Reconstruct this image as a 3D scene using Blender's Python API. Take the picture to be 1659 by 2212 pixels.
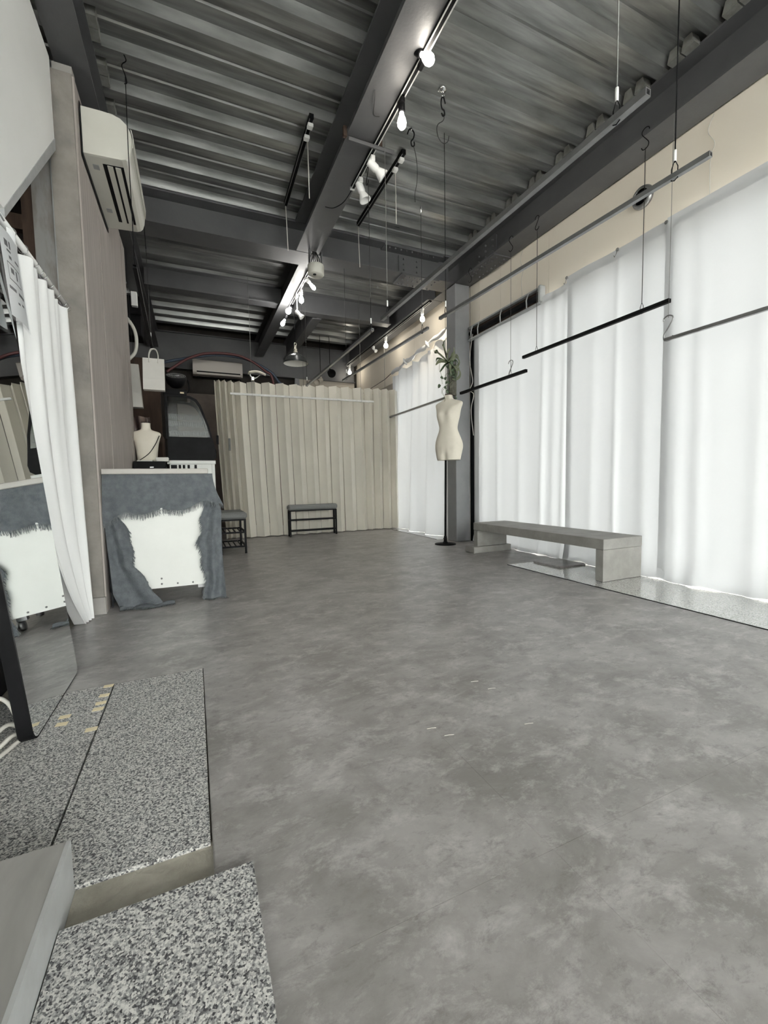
import bpy, math, random
from mathutils import Vector, Matrix
random.seed(7)
PI = math.pi
for o in list(bpy.data.objects): bpy.data.objects.remove(o)
SC = bpy.context.scene
COL = SC.collection

# ------------------------------------------------------------------ camera
YAW, PITCH, ROLL, FOC = 0.418166193, 0.0690491781, 0.0178293894, 922.36
CAM_H = 0.75
def cam_setup():
    cy, sy, cp, sp = math.cos(YAW), math.sin(YAW), math.cos(PITCH), math.sin(PITCH)
    f = Vector((sy*cp, cy*cp, -sp)); r = Vector((cy, -sy, 0)); d = f.cross(r)
    c, s = math.cos(ROLL), math.sin(ROLL)
    rr = r*c + d*s; dd = -r*s + d*c
    cam = bpy.data.cameras.new('camera'); co = bpy.data.objects.new('camera', cam); COL.objects.link(co)
    up = -dd; back = -f
    co.matrix_world = Matrix(((rr.x, up.x, back.x, 0), (rr.y, up.y, back.y, 0), (rr.z, up.z, back.z, CAM_H), (0, 0, 0, 1)))
    cam.sensor_fit = 'HORIZONTAL'; cam.sensor_width = 36.0; cam.lens = 36.0*FOC/1659.0
    cam.clip_start = 0.02; cam.clip_end = 200
    SC.camera = co
cam_setup()
# ------------------------------------------------------------------ world, exposure
w = bpy.data.worlds.new('world'); SC.world = w; w.use_nodes = True
bg = w.node_tree.nodes['Background']; bg.inputs[0].default_value = (1.0, 0.985, 0.965, 1); bg.inputs[1].default_value = 7.6
SC.view_settings.view_transform = 'Standard'
SC.view_settings.look = 'None'
SC.view_settings.gamma = 1.0
SC.view_settings.use_curve_mapping = False
SC.view_settings.exposure = 0.95
BULB = 30.0

# ------------------------------------------------------------------ mesh helper
class MB:
    def __init__(s): s.v = []; s.f = []; s.sm = []
    def add(s, vs, fs, smooth=False):
        n = len(s.v); s.v += [tuple(v) for v in vs]
        s.f += [tuple(i+n for i in f) for f in fs]; s.sm += [smooth]*len(fs)
        return s
    def box(s, x0, x1, y0, y1, z0, z1):
        return s.add([(x0,y0,z0),(x1,y0,z0),(x1,y1,z0),(x0,y1,z0),(x0,y0,z1),(x1,y0,z1),(x1,y1,z1),(x0,y1,z1)],
                     [(0,3,2,1),(4,5,6,7),(0,1,5,4),(1,2,6,5),(2,3,7,6),(3,0,4,7)])
    def cbox(s, x0, x1, y0, y1, z0, z1, c=0.004):
        """box with chamfered edges"""
        vs = []; 
        for (X, Y, Z, a) in [(x, y, z, k) for z in (0,1) for y in (0,1) for x in (0,1) for k in (0,1,2)]:
            px = [x0, x1][X]; py = [y0, y1][Y]; pz = [z0, z1][Z]
            sx, sy, sz = (1,-1)[X]*c, (1,-1)[Y]*c, (1,-1)[Z]*c
            if a == 0: vs.append((px, py+sy, pz+sz))
            elif a == 1: vs.append((px+sx, py, pz+sz))
            else: vs.append((px+sx, py+sy, pz))
        def i(x, y, z, a): return ((z*2+y)*2+x)*3+a
        fs = []
        for q in (0,1):
            A = [i(q,0,0,0), i(q,1,0,0), i(q,1,1,0), i(q,0,1,0)]; fs.append(A if q else A[::-1])
            B = [i(0,q,0,1), i(0,q,1,1), i(1,q,1,1), i(1,q,0,1)]; fs.append(B if q else B[::-1])
            Cc = [i(0,0,q,2), i(1,0,q,2), i(1,1,q,2), i(0,1,q,2)]; fs.append(Cc if q else Cc[::-1])
        for p in (0,1):
            for q in (0,1):
                fs.append([i(0,p,q,1), i(1,p,q,1), i(1,p,q,2), i(0,p,q,2)])
                fs.append([i(p,0,q,0), i(p,1,q,0), i(p,1,q,2), i(p,0,q,2)])
                fs.append([i(p,q,0,0), i(p,q,1,0), i(p,q,1,1), i(p,q,0,1)])
        for p in (0,1):
            for q in (0,1):
                for r in (0,1): fs.append([i(p,q,r,0), i(p,q,r,1), i(p,q,r,2)])
        return s.add(vs, fs)
    def tube(s, pts, r, n=8, caps=True, closed=False):
        pts = [Vector(p) for p in pts]; m = len(pts)
        rs = r if isinstance(r, (list, tuple)) else [r]*m
        vs = []; up = None
        for k, p in enumerate(pts):
            if closed: t = pts[(k+1) % m]-pts[k-1]
            else: t = pts[min(k+1, m-1)]-pts[max(k-1, 0)]
            t.normalize()
            if up is None:
                up = Vector((0,0,1)) if abs(t.z) < .9 else Vector((1,0,0))
            a = t.cross(up)
            if a.length < 1e-6: a = t.orthogonal()
            a.normalize(); b = a.cross(t); b.normalize(); up = b
            for j in range(n):
                th = 2*PI*j/n + PI/n
                vs.append(p + (a*math.cos(th)+b*math.sin(th))*rs[k])
        fs = []
        for k in range(m if closed else m-1):
            k2 = (k+1) % m
            for j in range(n): fs.append((k*n+j, k2*n+j, k2*n+(j+1) % n, k*n+(j+1) % n))
        if caps and not closed:
            fs.append(tuple(range(n))); fs.append(tuple((m-1)*n+j for j in reversed(range(n))))
        return s.add(vs, fs, n > 5)
    def lathe(s, prof, c=(0,0,0), n=24, rx=1, ry=1, M=None, cap=False):
        vs = []; 
        for (r, z) in prof:
            for j in range(n):
                th = 2*PI*j/n; v = Vector((r*rx*math.cos(th), r*ry*math.sin(th), z))
                if M is not None: v = M @ v
                vs.append(v+Vector(c))
        fs = []
        for k in range(len(prof)-1):
            for j in range(n): fs.append((k*n+j, k*n+(j+1) % n, (k+1)*n+(j+1) % n, (k+1)*n+j))
        if cap and prof[0][0] > 1e-6: fs.append(tuple(reversed(range(n))))
        if cap and prof[-1][0] > 1e-6: fs.append(tuple((len(prof)-1)*n+j for j in range(n)))
        return s.add(vs, fs, True)
    def grid(s, nu, nv, fn, smooth=True, keep=None):
        vs = [fn(i/nu, j/nv) for j in range(nv+1) for i in range(nu+1)]
        fs = [(j*(nu+1)+i, j*(nu+1)+i+1, (j+1)*(nu+1)+i+1, (j+1)*(nu+1)+i) for j in range(nv) for i in range(nu)
              if keep is None or keep((i+.5)/nu, (j+.5)/nv)]
        return s.add(vs, fs, smooth)
    def prism(s, poly, axis, a, b, smooth=False):
        """poly in the two other axes (in xyz order), extruded from a to b along axis"""
        def P(u, v, t):
            return {'x': (t, u, v), 'y': (u, t, v), 'z': (u, v, t)}[axis]
        n = len(poly); vs = [P(u, v, a) for u, v in poly]+[P(u, v, b) for u, v in poly]
        fs = [tuple(range(n)), tuple(n+i for i in reversed(range(n)))]
        n0 = len(s.f)
        s.add(vs, fs); s.add([], [])
        base = len(s.v)-2*n
        for i in range(n):
            s.f.append((base+i, base+n+i, base+n+(i+1) % n, base+(i+1) % n)); s.sm.append(smooth)
        return s
    def build(s, name, m, parent=None):
        v = s.v
        lo = [min(p[k] for p in v) for k in range(3)]; hi = [max(p[k] for p in v) for k in range(3)]
        c = Vector(((lo[0]+hi[0])/2, (lo[1]+hi[1])/2, lo[2]))
        me = bpy.data.meshes.new(name)
        me.from_pydata([(p[0]-c.x, p[1]-c.y, p[2]-c.z) for p in v], [], s.f)
        me.polygons.foreach_set('use_smooth', s.sm)
        import bmesh
        bm = bmesh.new(); bm.from_mesh(me); bmesh.ops.recalc_face_normals(bm, faces=bm.faces); bm.to_mesh(me); bm.free()
        me.materials.append(m); me.update()
        o = bpy.data.objects.new(name, me); COL.objects.link(o); o.location = c
        if parent is not None:
            o.parent = parent
            o.matrix_parent_inverse = Matrix.Translation(-wloc(parent))
        return o
def wloc(o):
    v = Vector((0,0,0))
    if o.parent is not None:
        return o.matrix_parent_inverse.to_translation()+wloc(o.parent)+o.location
    return v+o.location
def tag(o, label=None, cat=None, group=None, kind=None):
    if label: o['label'] = label
    if cat: o['category'] = cat
    if group: o['group'] = group
    if kind: o['kind'] = kind
    return o
def thing(name, loc, label, cat, group=None):
    o = bpy.data.objects.new(name, None); COL.objects.link(o); o.location = loc; o.empty_display_size = .05
    return tag(o, label, cat, group)
def struct(o, label=None, cat=None): return tag(o, label, cat, kind='structure')
def copy_tree(o, parent=None):
    c = o.copy(); COL.objects.link(c)
    if parent is not None:
        c.parent = parent; c.matrix_parent_inverse = o.matrix_parent_inverse.copy()
    for ch in list(o.children): copy_tree(ch, c)
    return c
def bez(p0, p1, p2, p3, n=10):
    p0, p1, p2, p3 = map(Vector, (p0, p1, p2, p3)); out = []
    for k in range(n+1):
        t = k/n; out.append(p0*(1-t)**3+p1*3*t*(1-t)**2+p2*3*t*t*(1-t)+p3*t**3)
    return out
def spline(pts, n=8):
    pts = [Vector(p) for p in pts]; out = []
    for i in range(len(pts)-1):
        a = pts[max(i-1, 0)]; b = pts[i]; c = pts[i+1]; d = pts[min(i+2, len(pts)-1)]
        for k in range(n):
            t = k/n
            out.append(0.5*((2*b)+(c-a)*t+(2*a-5*b+4*c-d)*t*t+(-a+3*b-3*c+d)*t**3))
    out.append(pts[-1]); return out

# ------------------------------------------------------------------ materials
MATS = {}
def mat(name, col, rough=.6, metal=0., col2=None, scale=6., detail=4., stretch=(1,1,1), lo=.35, hi=.65, bump=0., bscale=None,
        trans=0., emit=0., spec=.5, tint=0., rvar=0., coat=0., distort=0.):
    m = bpy.data.materials.new(name); m.use_nodes = True; nt = m.node_tree; N = nt.nodes; L = nt.links
    b = N['Principled BSDF']; b.inputs['Base Color'].default_value = (*col, 1)
    b.inputs['Roughness'].default_value = rough; b.inputs['Metallic'].default_value = metal
    b.inputs['Specular IOR Level'].default_value = spec; b.inputs['Coat Weight'].default_value = coat
    if emit:
        b.inputs['Emission Color'].default_value = (*col, 1); b.inputs['Emission Strength'].default_value = emit
    vec = None
    if col2 is not None or bump or rvar:
        g = N.new('ShaderNodeNewGeometry'); mp = N.new('ShaderNodeMapping'); mp.inputs['Scale'].default_value = stretch
        L.new(g.outputs['Position'], mp.inputs['Vector']); vec = mp.outputs['Vector']
        no = N.new('ShaderNodeTexNoise'); no.inputs['Scale'].default_value = scale; no.inputs['Detail'].default_value = detail
        no.inputs['Roughness'].default_value = .6; no.inputs['Distortion'].default_value = distort
        L.new(vec, no.inputs['Vector'])
        r = N.new('ShaderNodeMapRange'); r.inputs['From Min'].default_value = lo; r.inputs['From Max'].default_value = hi
        L.new(no.outputs['Fac'], r.inputs['Value'])
        if col2 is not None:
            mx = N.new('ShaderNodeMix'); mx.data_type = 'RGBA'
            mx.inputs['A'].default_value = (*col, 1); mx.inputs['B'].default_value = (*col2, 1)
            L.new(r.outputs['Result'], mx.inputs['Factor']); out = mx.outputs['Result']
            if tint:
                oi = N.new('ShaderNodeObjectInfo'); tr = N.new('ShaderNodeMapRange')
                tr.inputs['To Min'].default_value = 1-tint; tr.inputs['To Max'].default_value = 1+tint
                L.new(oi.outputs['Random'], tr.inputs['Value'])
                hs = N.new('ShaderNodeHueSaturation'); L.new(tr.outputs['Result'], hs.inputs['Value']); L.new(out, hs.inputs['Color'])
                out = hs.outputs['Color']
            L.new(out, b.inputs['Base Color'])
        if rvar:
            rr = N.new('ShaderNodeMapRange'); rr.inputs['To Min'].default_value = rough-rvar; rr.inputs['To Max'].default_value = rough+rvar
            L.new(r.outputs['Result'], rr.inputs['Value']); L.new(rr.outputs['Result'], b.inputs['Roughness'])
        if bump:
            bn = N.new('ShaderNodeTexNoise'); bn.inputs['Scale'].default_value = bscale or scale*4; bn.inputs['Detail'].default_value = 5
            L.new(vec, bn.inputs['Vector'])
            bp = N.new('ShaderNodeBump'); bp.inputs['Strength'].default_value = bump; bp.inputs['Distance'].default_value = .01
            L.new(bn.outputs['Fac'], bp.inputs['Height']); L.new(bp.outputs['Normal'], b.inputs['Normal'])
    if trans:
        tb = N.new('ShaderNodeBsdfTranslucent'); tb.inputs['Color'].default_value = (*col, 1)
        ms = N.new('ShaderNodeMixShader'); ms.inputs['Fac'].default_value = trans
        L.new(b.outputs[0], ms.inputs[1]); L.new(tb.outputs[0], ms.inputs[2]); L.new(ms.outputs[0], N['Material Output'].inputs['Surface'])
    MATS[name] = m; return m
def glass(name, tint=(1,1,1), gl=.08, rough=.02):
    m = bpy.data.materials.new(name); m.use_nodes = True; nt = m.node_tree; N = nt.nodes; L = nt.links
    N.remove(N['Principled BSDF'])
    t = N.new('ShaderNodeBsdfTransparent'); t.inputs[0].default_value = (*tint, 1)
    g = N.new('ShaderNodeBsdfGlossy'); g.inputs['Roughness'].default_value = rough
    ms = N.new('ShaderNodeMixShader'); ms.inputs['Fac'].default_value = gl
    L.new(t.outputs[0], ms.inputs[1]); L.new(g.outputs[0], ms.inputs[2]); L.new(ms.outputs[0], N['Material Output'].inputs['Surface'])
    return m
def speckle(name, dark, mid, light, scale, rough, coat=0., bump=0.):
    m = bpy.data.materials.new(name); m.use_nodes = True; nt = m.node_tree; N = nt.nodes; L = nt.links
    b = N['Principled BSDF']; b.inputs['Roughness'].default_value = rough; b.inputs['Coat Weight'].default_value = coat
    b.inputs['Coat Roughness'].default_value = .03
    g = N.new('ShaderNodeNewGeometry'); vo = N.new('ShaderNodeTexVoronoi'); vo.inputs['Scale'].default_value = scale
    n1 = N.new('ShaderNodeTexNoise'); n1.inputs['Scale'].default_value = scale*.45; n1.inputs['Detail'].default_value = 3
    n1.inputs['Roughness'].default_value = .7
    L.new(g.outputs['Position'], vo.inputs['Vector']); L.new(g.outputs['Position'], n1.inputs['Vector'])
    sx = N.new('ShaderNodeSeparateColor'); L.new(vo.outputs['Color'], sx.inputs['Color'])
    ma = N.new('ShaderNodeMix'); ma.inputs['Factor'].default_value = .62
    L.new(sx.outputs[0], ma.inputs['A']); L.new(n1.outputs['Fac'], ma.inputs['B'])
    cr = N.new('ShaderNodeValToRGB'); e = cr.color_ramp.elements
    e[0].position = .33; e[0].color = (*dark, 1); e[1].position = .66; e[1].color = (*light, 1)
    k = cr.color_ramp.elements.new(.49); k.color = (*mid, 1)
    L.new(ma.outputs['Result'], cr.inputs['Fac']); L.new(cr.outputs['Color'], b.inputs['Base Color'])
    if bump:
        bp = N.new('ShaderNodeBump'); bp.inputs['Strength'].default_value = bump; bp.inputs['Distance'].default_value = .003
        L.new(n1.outputs['Fac'], bp.inputs['Height']); L.new(bp.outputs['Normal'], b.inputs['Normal'])
    return m
def vinyl_floor(name):
    m = bpy.data.materials.new(name); m.use_nodes = True; nt = m.node_tree; N = nt.nodes; L = nt.links
    b = N['Principled BSDF']
    g = N.new('ShaderNodeNewGeometry')
    def noise(sc, det, st, dist=0., rough=.6):
        mp = N.new('ShaderNodeMapping'); mp.inputs['Scale'].default_value = st; L.new(g.outputs['Position'], mp.inputs['Vector'])
        n = N.new('ShaderNodeTexNoise'); n.inputs['Scale'].default_value = sc; n.inputs['Detail'].default_value = det
        n.inputs['Distortion'].default_value = dist; n.inputs['Roughness'].default_value = rough
        L.new(mp.outputs['Vector'], n.inputs['Vector']); return n.outputs['Fac']
    def mix(f, a, c, lo, hi):
        r = N.new('ShaderNodeMapRange'); r.inputs['From Min'].default_value = lo; r.inputs['From Max'].default_value = hi; L.new(f, r.inputs['Value'])
        mx = N.new('ShaderNodeMix'); mx.data_type = 'RGBA'; L.new(r.outputs['Result'], mx.inputs['Factor'])
        for nm, v in (('A', a), ('B', c)):
            if isinstance(v, tuple): mx.inputs[nm].default_value = (*v, 1)
            else: L.new(v, mx.inputs[nm])
        return mx.outputs['Result']
    a = mix(noise(3.4, 10, (1, 1.25, 1), .35, .68), (.225, .212, .203), (.365, .350, .340), .38, .62)
    c = mix(noise(7.5, 12, (1, 1.5, 1), .3, .78), a, (.53, .51, .50), .50, .72)
    d = mix(noise(22, 8, (.8, 1.4, 1), .3, .78), c, (.165, .154, .146), .53, .74)
    oi = N.new('ShaderNodeObjectInfo'); tr = N.new('ShaderNodeMapRange'); tr.inputs['To Min'].default_value = .985; tr.inputs['To Max'].default_value = 1.015
    L.new(oi.outputs['Random'], tr.inputs['Value']); hs = N.new('ShaderNodeHueSaturation')
    L.new(tr.outputs['Result'], hs.inputs['Value']); L.new(d, hs.inputs['Color']); L.new(hs.outputs['Color'], b.inputs['Base Color'])
    b.inputs['Roughness'].default_value = .36; b.inputs['Specular IOR Level'].default_value = .62
    bp = N.new('ShaderNodeBump'); bp.inputs['Strength'].default_value = .25; bp.inputs['Distance'].default_value = .002
    L.new(noise(40, 4, (1, 2, 1), .5), bp.inputs['Height']); L.new(bp.outputs['Normal'], b.inputs['Normal'])
    return m
def deck_metal(name):
    m = bpy.data.materials.new(name); m.use_nodes = True; nt = m.node_tree; N = nt.nodes; L = nt.links
    b = N['Principled BSDF']; b.inputs['Metallic'].default_value = .65
    g = N.new('ShaderNodeNewGeometry'); mp = N.new('ShaderNodeMapping'); mp.inputs['Scale'].default_value = (.9, 9, 3)
    L.new(g.outputs['Position'], mp.inputs['Vector'])
    n = N.new('ShaderNodeTexNoise'); n.inputs['Scale'].default_value = 2.6; n.inputs['Detail'].default_value = 6; L.new(mp.outputs['Vector'], n.inputs['Vector'])
    cr = N.new('ShaderNodeValToRGB'); e = cr.color_ramp.elements
    e[0].position = .35; e[0].color = (.22, .225, .22, 1); e[1].position = .7; e[1].color = (.40, .405, .395, 1)
    L.new(n.outputs['Fac'], cr.inputs['Fac']); L.new(cr.outputs['Color'], b.inputs['Base Color'])
    r = N.new('ShaderNodeMapRange'); r.inputs['To Min'].default_value = .24; r.inputs['To Max'].default_value = .38
    L.new(n.outputs['Fac'], r.inputs['Value']); L.new(r.outputs['Result'], b.inputs['Roughness'])
    return m
M_floor = vinyl_floor('vinyl_concrete')
M_deck = deck_metal('deck_metal')
M_sub = mat('cement_screed', (.33,.31,.26), .9, col2=(.44,.42,.36), scale=14, bump=.5)
M_beam = mat('beam_paint', (.088,.089,.093), .5, col2=(.112,.113,.116), scale=2.5, bump=.08, bscale=60)
M_clip = mat('galvanised_clip', (.22,.22,.2), .6, .3, col2=(.3,.3,.28), scale=20)
M_column = mat('column_paint', (.22,.224,.233), .45, col2=(.27,.27,.28), scale=3, bump=.06, bscale=40)
M_cream = mat('cream_board', (.88,.80,.68), .7, col2=(.89,.82,.71), scale=1.5)
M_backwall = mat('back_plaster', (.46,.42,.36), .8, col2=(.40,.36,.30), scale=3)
M_dark = mat('dark_plaster', (.035,.031,.028), .9, col2=(.055,.05,.046), scale=3, spec=.1)
M_curt = mat('white_cotton', (.70,.71,.725), .9, trans=.068, bump=.12, scale=5, bscale=14)
M_curt_in = mat('white_curtain', (.90,.905,.90), .85, bump=.1, scale=5, bscale=20)
M_white = mat('white_paint', (.90,.90,.88), .55, col2=(.87,.87,.85), scale=2)
M_greytrim = mat('grey_trim', (.42,.43,.43), .5, col2=(.34,.35,.35), scale=10)
M_conc = mat('concrete', (.36,.345,.325), .75, col2=(.28,.265,.25), scale=5, bump=.2, bscale=50)
M_conc_l = mat('concrete_bench', (.31,.30,.282), .6, col2=(.23,.222,.208), scale=7, bump=.15, bscale=60, detail=8)
M_pillar = mat('stained_concrete', (.30,.275,.25), .8, col2=(.21,.195,.18), scale=6, bump=.25, bscale=60)
M_wood = mat('grey_wood_board', (.44,.40,.375), .7, col2=(.35,.315,.29), scale=5, stretch=(6,6,.5), detail=6, bump=.12)
M_ply = mat('weathered_ply', (.24,.235,.23), .8, col2=(.13,.095,.07), scale=3, stretch=(4,4,1), lo=.45, hi=.7)
M_brown = mat('brown_wood', (.075,.05,.038), .8, col2=(.05,.034,.026), spec=.2, scale=6, stretch=(4,4,.7))
M_ac = mat('ac_plastic', (.66,.65,.59), .4, col2=(.62,.61,.55), scale=3)
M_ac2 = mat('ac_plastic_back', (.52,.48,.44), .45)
M_black = mat('black_metal', (.006,.006,.0065), .55, col2=(.010,.010,.011), scale=12, spec=.10)
M_blackp = mat('black_plastic', (.005,.005,.0055), .5, col2=(.009,.009,.010), scale=8, spec=.08)
M_steel = mat('grey_steel', (.32,.32,.32), .32, .75, col2=(.27,.27,.27), scale=20)
M_whiterail = mat('white_rail', (.62,.62,.60), .4, col2=(.52,.52,.5), scale=30)
M_wire = mat('dark_wire', (.05,.05,.05), .4, .5)
M_wirel = mat('bright_wire', (.22,.22,.21), .45, .6)
M_chrome = mat('chrome', (.75,.75,.75), .15, 1.)
M_gran = speckle('speckled_granite', (.055,.055,.06), (.36,.36,.355), (.68,.67,.64), 320, .6, bump=.3)
M_marb = speckle('polished_granite', (.30,.30,.29), (.48,.48,.465), (.62,.62,.60), 220, .07, coat=1.0)
M_part = mat('partition_vinyl', (.62,.59,.515), .32, coat=.35, spec=.7, col2=(.57,.545,.48), scale=2, bump=.05, bscale=90)
M_seat = mat('grey_fabric', (.16,.165,.16), .85, col2=(.19,.195,.19), scale=90, bump=.2)
M_throw = mat('grey_linen', (.095,.107,.118), .95, col2=(.14,.152,.163), scale=25, bump=.5, bscale=220)
M_fringe = mat('linen_fringe', (.11,.122,.13), .95, col2=(.17,.18,.19), scale=60)
M_panelw = mat('white_board', (.72,.73,.70), .6, col2=(.68,.69,.66), scale=4)
M_slab = mat('pale_worktop', (.42,.40,.37), .5, col2=(.37,.35,.32), scale=6, stretch=(.6,4,4))
M_mann = mat('cream_jersey', (.76,.71,.61), .7, col2=(.73,.68,.58), scale=8)
M_tape = mat('masking_tape', (.80,.70,.48), .7)
M_paper = mat('white_paper', (.60,.585,.55), .75, col2=(.57,.555,.52), scale=6)
M_plat = mat('grey_vinyl_plank', (.27,.262,.25), .5, col2=(.33,.32,.305), scale=6, stretch=(2,.7,1), distort=.6, bump=.06)
M_platedge = mat('aluminium_edge', (.50,.51,.51), .5, .2, col2=(.45,.455,.455), scale=20)
M_leaf = mat('dark_leaf', (.035,.06,.028), .4, col2=(.055,.085,.04), scale=30)
M_leaf2 = mat('pale_leaf', (.17,.185,.115), .55, col2=(.12,.135,.08), scale=25)
M_cork = mat('cork_bark', (.15,.145,.115), .9, col2=(.08,.075,.06), scale=22, bump=.8)
M_cable = mat('cable_white', (.58,.56,.51), .5)
M_blue = mat('blue_hose', (.045,.065,.10), .5); M_red = mat('red_hose', (.12,.04,.04), .5)
M_bulb = mat('bulb_glow', (1., .93, .82), .3, emit=BULB)
M_bulbr = mat('bulb_glow_soft', (1., .92, .78), .3, emit=16.0)
M_bulbw = mat('bulb_glow_white', (1., .97, .92), .3, emit=75.0)
M_mirror = mat('mirror_silver', (.88,.90,.90), .01, 1.)
M_glass = glass('window_glass', (.97,.99,.98), .06)
M_caseg = glass('case_glass', (.72,.74,.72), .012, .12)
M_pouch = glass('clear_pouch', (.96,.965,.97), .05, .3)
M_ink = mat('grey_ink', (.13,.13,.14), .8)
M_sheet = mat('document_paper', (.88,.89,.90), .7, trans=.25)
M_brass = mat('worn_fitting', (.55,.52,.44), .4, .4)
M_shadein = mat('enamel_white', (.72,.70,.66), .35)
M_shade = mat('enamel_green_black', (.03,.033,.032), .3)
M_street = mat('street_pavement', (.62,.61,.60), .9, col2=(.56,.55,.54), scale=3)
M_dimboard = mat('dim_board', (.17,.14,.12), .8, col2=(.12,.10,.09), scale=4, spec=.2)
M_shelfwire = mat('shelf_wire', (.16,.16,.155), .5, .3)
M_plastic = mat('crumpled_film', (.22,.16,.135), .3, col2=(.09,.06,.05), scale=7, bump=.8, bscale=14)

# ------------------------------------------------------------------ room shell
ZB, ZT, ZC = 3.104, 3.40, 3.46
YB = 8.45
_sub = MB().box(.004, 3.2, -4.15, YB, -.022, -.0018)
floor = struct(MB().box(-1.5, 3.35, -4.2, YB, -.12, -.022).build('floor', M_sub), 'concrete-look vinyl tile floor of the studio')
_sub.box(-.63, .004, 1.872, YB, -.022, -.0018).build('bedding', M_floor, floor)
MB().box(-.2375, .004, .81, .945, -.022, -.009).build('screed_strip', M_sub, floor)
T0, TS = 0.006, 0.6295
def tile(x0, x1, y0, y1, z1=0., m=None, name='tile', par=None, g=.00022):
    return MB().box(x0+g, x1-g, y0+g, y1-g, -.003, z1).build(name, m or M_floor, par or floor)
for k in range(-9, 11):
    y0 = 1.872+TS*k; y1 = y0+TS
    if y0 < -4.2: continue
    for i in range(4): tile(T0+TS*i, T0+TS*(i+1), y0, min(y1, YB))
    if y0 >= 1.87:
        tile(T0-TS, T0, y0, min(y1, YB))
        if y0 < 2.9: continue
        if y0 < 4: tile(T0+4*TS, 3.2, max(y0, 2.992), y1)
        elif y0 < 4.3: tile(T0+4*TS, 3.2, y0, y1)
        elif y0 < 6.1: tile(T0+4*TS, 2.856, y0, y1)
        else: tile(T0+4*TS, 3.2, y0, min(y1, YB))
tile(T0+4*TS, 3.2, 2.992, 3.131)
for k in range(5, 11):
    y0 = 1.872+TS*(k-3)
# polished granite strip under the windows
rows = [2.99, 2.36, 1.73, 1.10, .47, -.16, -.79, -1.42, -2.05, -2.75, -3.4, -4.15]
for a, b_ in zip(rows[1:], rows[:-1]):
    tile(2.527, 2.852, a, b_, -.001, M_marb, 'granite_tile'); tile(2.852, 3.2, a, b_, -.001, M_marb, 'granite_tile')
for a, b_ in ((4.76, 5.3), (5.3, 5.9), (5.9, 6.13)): tile(2.86, 3.2, a, b_, -.001, M_marb, 'granite_tile')
struct(MB().box(2.519, 2.5265, -4.15, 2.99, -.02, .0035).build('trim_1', M_black), 'dark edging strip between vinyl tiles and window granite')
struct(MB().box(2.852, 2.859, 4.76, 6.13, -.02, .0035).build('trim_2', M_black), 'dark edging strip behind the dress form stand')

ceiling = struct(MB().box(-1.5, 3.35, -4.2, YB, 3.52, 3.6).build('ceiling', M_dark), 'corrugated steel deck ceiling')
def deck(y0, nper, x0, x1):
    P = .311; m = MB(); pr = []
    for k in range(nper):
        y = y0+P*k
        pr += [(y, ZC), (y+.016, ZT), (y+.020, ZT), (y+.094, ZT), (y+.112, ZC), (y+.200, ZC), (y+.207, ZC-.010), (y+.219, ZC-.010), (y+.226, ZC)]
    pr.append((y0+P*nper, ZC))
    n = len(pr); vs = [(x0, a, b) for a, b in pr]+[(x1, a, b) for a, b in pr]+[(x0, a, b+.004) for a, b in pr]+[(x1, a, b+.004) for a, b in pr]
    fs = [(i, i+1, n+i+1, n+i) for i in range(n-1)]+[(2*n+i, 3*n+i, 3*n+i+1, 2*n+i+1) for i in range(n-1)]
    fs += [(0, n, 3*n, 2*n), (n-1, 3*n-1, 4*n-1, 2*n-1)]
    return m.add(vs, fs).build('deck_sheet', M_deck, ceiling)
Y0D = 2.862-.311*23
for k in range(20): deck(Y0D+.622*k, 2, -.9, 3.19)
# folded end caps closing the ribs over the edge beams
def end_cap(x0, x1, yc):
    m = MB()
    for s in (-1, 1):
        a = yc+(.004 if s > 0 else -.082); b = yc+(.082 if s > 0 else -.004)
        m.prism([(a, ZT-.012), (a+.016, ZC-.006), (b-.016, ZC-.006), (b, ZT-.012)], 'x', x0, x1)
    return m.build('rib_end_cap', M_clip, ceiling)
for k in range(-6, 5):
    yc = 2.862-.093+.311*k+.0
    end_cap(2.895, 2.965, yc)
    if k > -1 : end_cap(-.445, -.385, yc)

def hbeam(name, axis, a0, a1, c0, c1, zb, zt, label, tf=.013, tw=.010):
    m = MB(); cm = (c0+c1)/2
    for (u0, u1, z0, z1) in ((c0, c1, zb, zb+tf), (c0, c1, zt-tf, zt), (cm-tw/2, cm+tw/2, zb+tf, zt-tf)):
        if axis == 'y': m.box(u0, u1, a0, a1, z0, z1)
        else: m.box(a0, a1, u0, u1, z0, z1)
    return struct(m.build(name, M_beam), label)
ZTB = ZT-.001
hbeam('ceiling_beam', 'y', -4.2, 4.44, 1.055, 1.285, ZB, ZTB, 'grey steel beam running down the middle of the ceiling with the lamp track')
girder = hbeam('ceiling_beam', 'x', -.43, 2.945, 4.45, 4.715, ZB, ZTB, 'grey steel girder crossing the room above the dress form')
hbeam('ceiling_beam', 'y', 4.72, 8.3, 1.145, 1.295, ZB+.01, ZTB, 'steel beam beyond the cross girder, carrying the four lit bulbs')
hbeam('ceiling_beam', 'x', -.43, 1.20, 5.93, 6.09, ZB+.05, ZTB, 'short steel cross beam over the alcove, left of the lit bulbs')
hbeam('ceiling_beam', 'x', 1.24, 2.83, 5.98, 6.12, ZB+.02, ZTB, 'short steel cross beam over the folding partition')
hbeam('ceiling_beam', 'y', 6.13, 8.3, 1.66, 1.79, ZB, ZTB, 'dark steel beam behind the pendant lamp')
rb = hbeam('ceiling_beam', 'y', -4.2, 4.95, 2.95, 3.18, ZB, ZTB, 'grey steel edge beam above the curtained windows')
hbeam('ceiling_beam', 'y', 4.96, 8.3, 2.88, 3.10, ZB, ZTB, 'dark steel edge beam above the far curtain')
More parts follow.
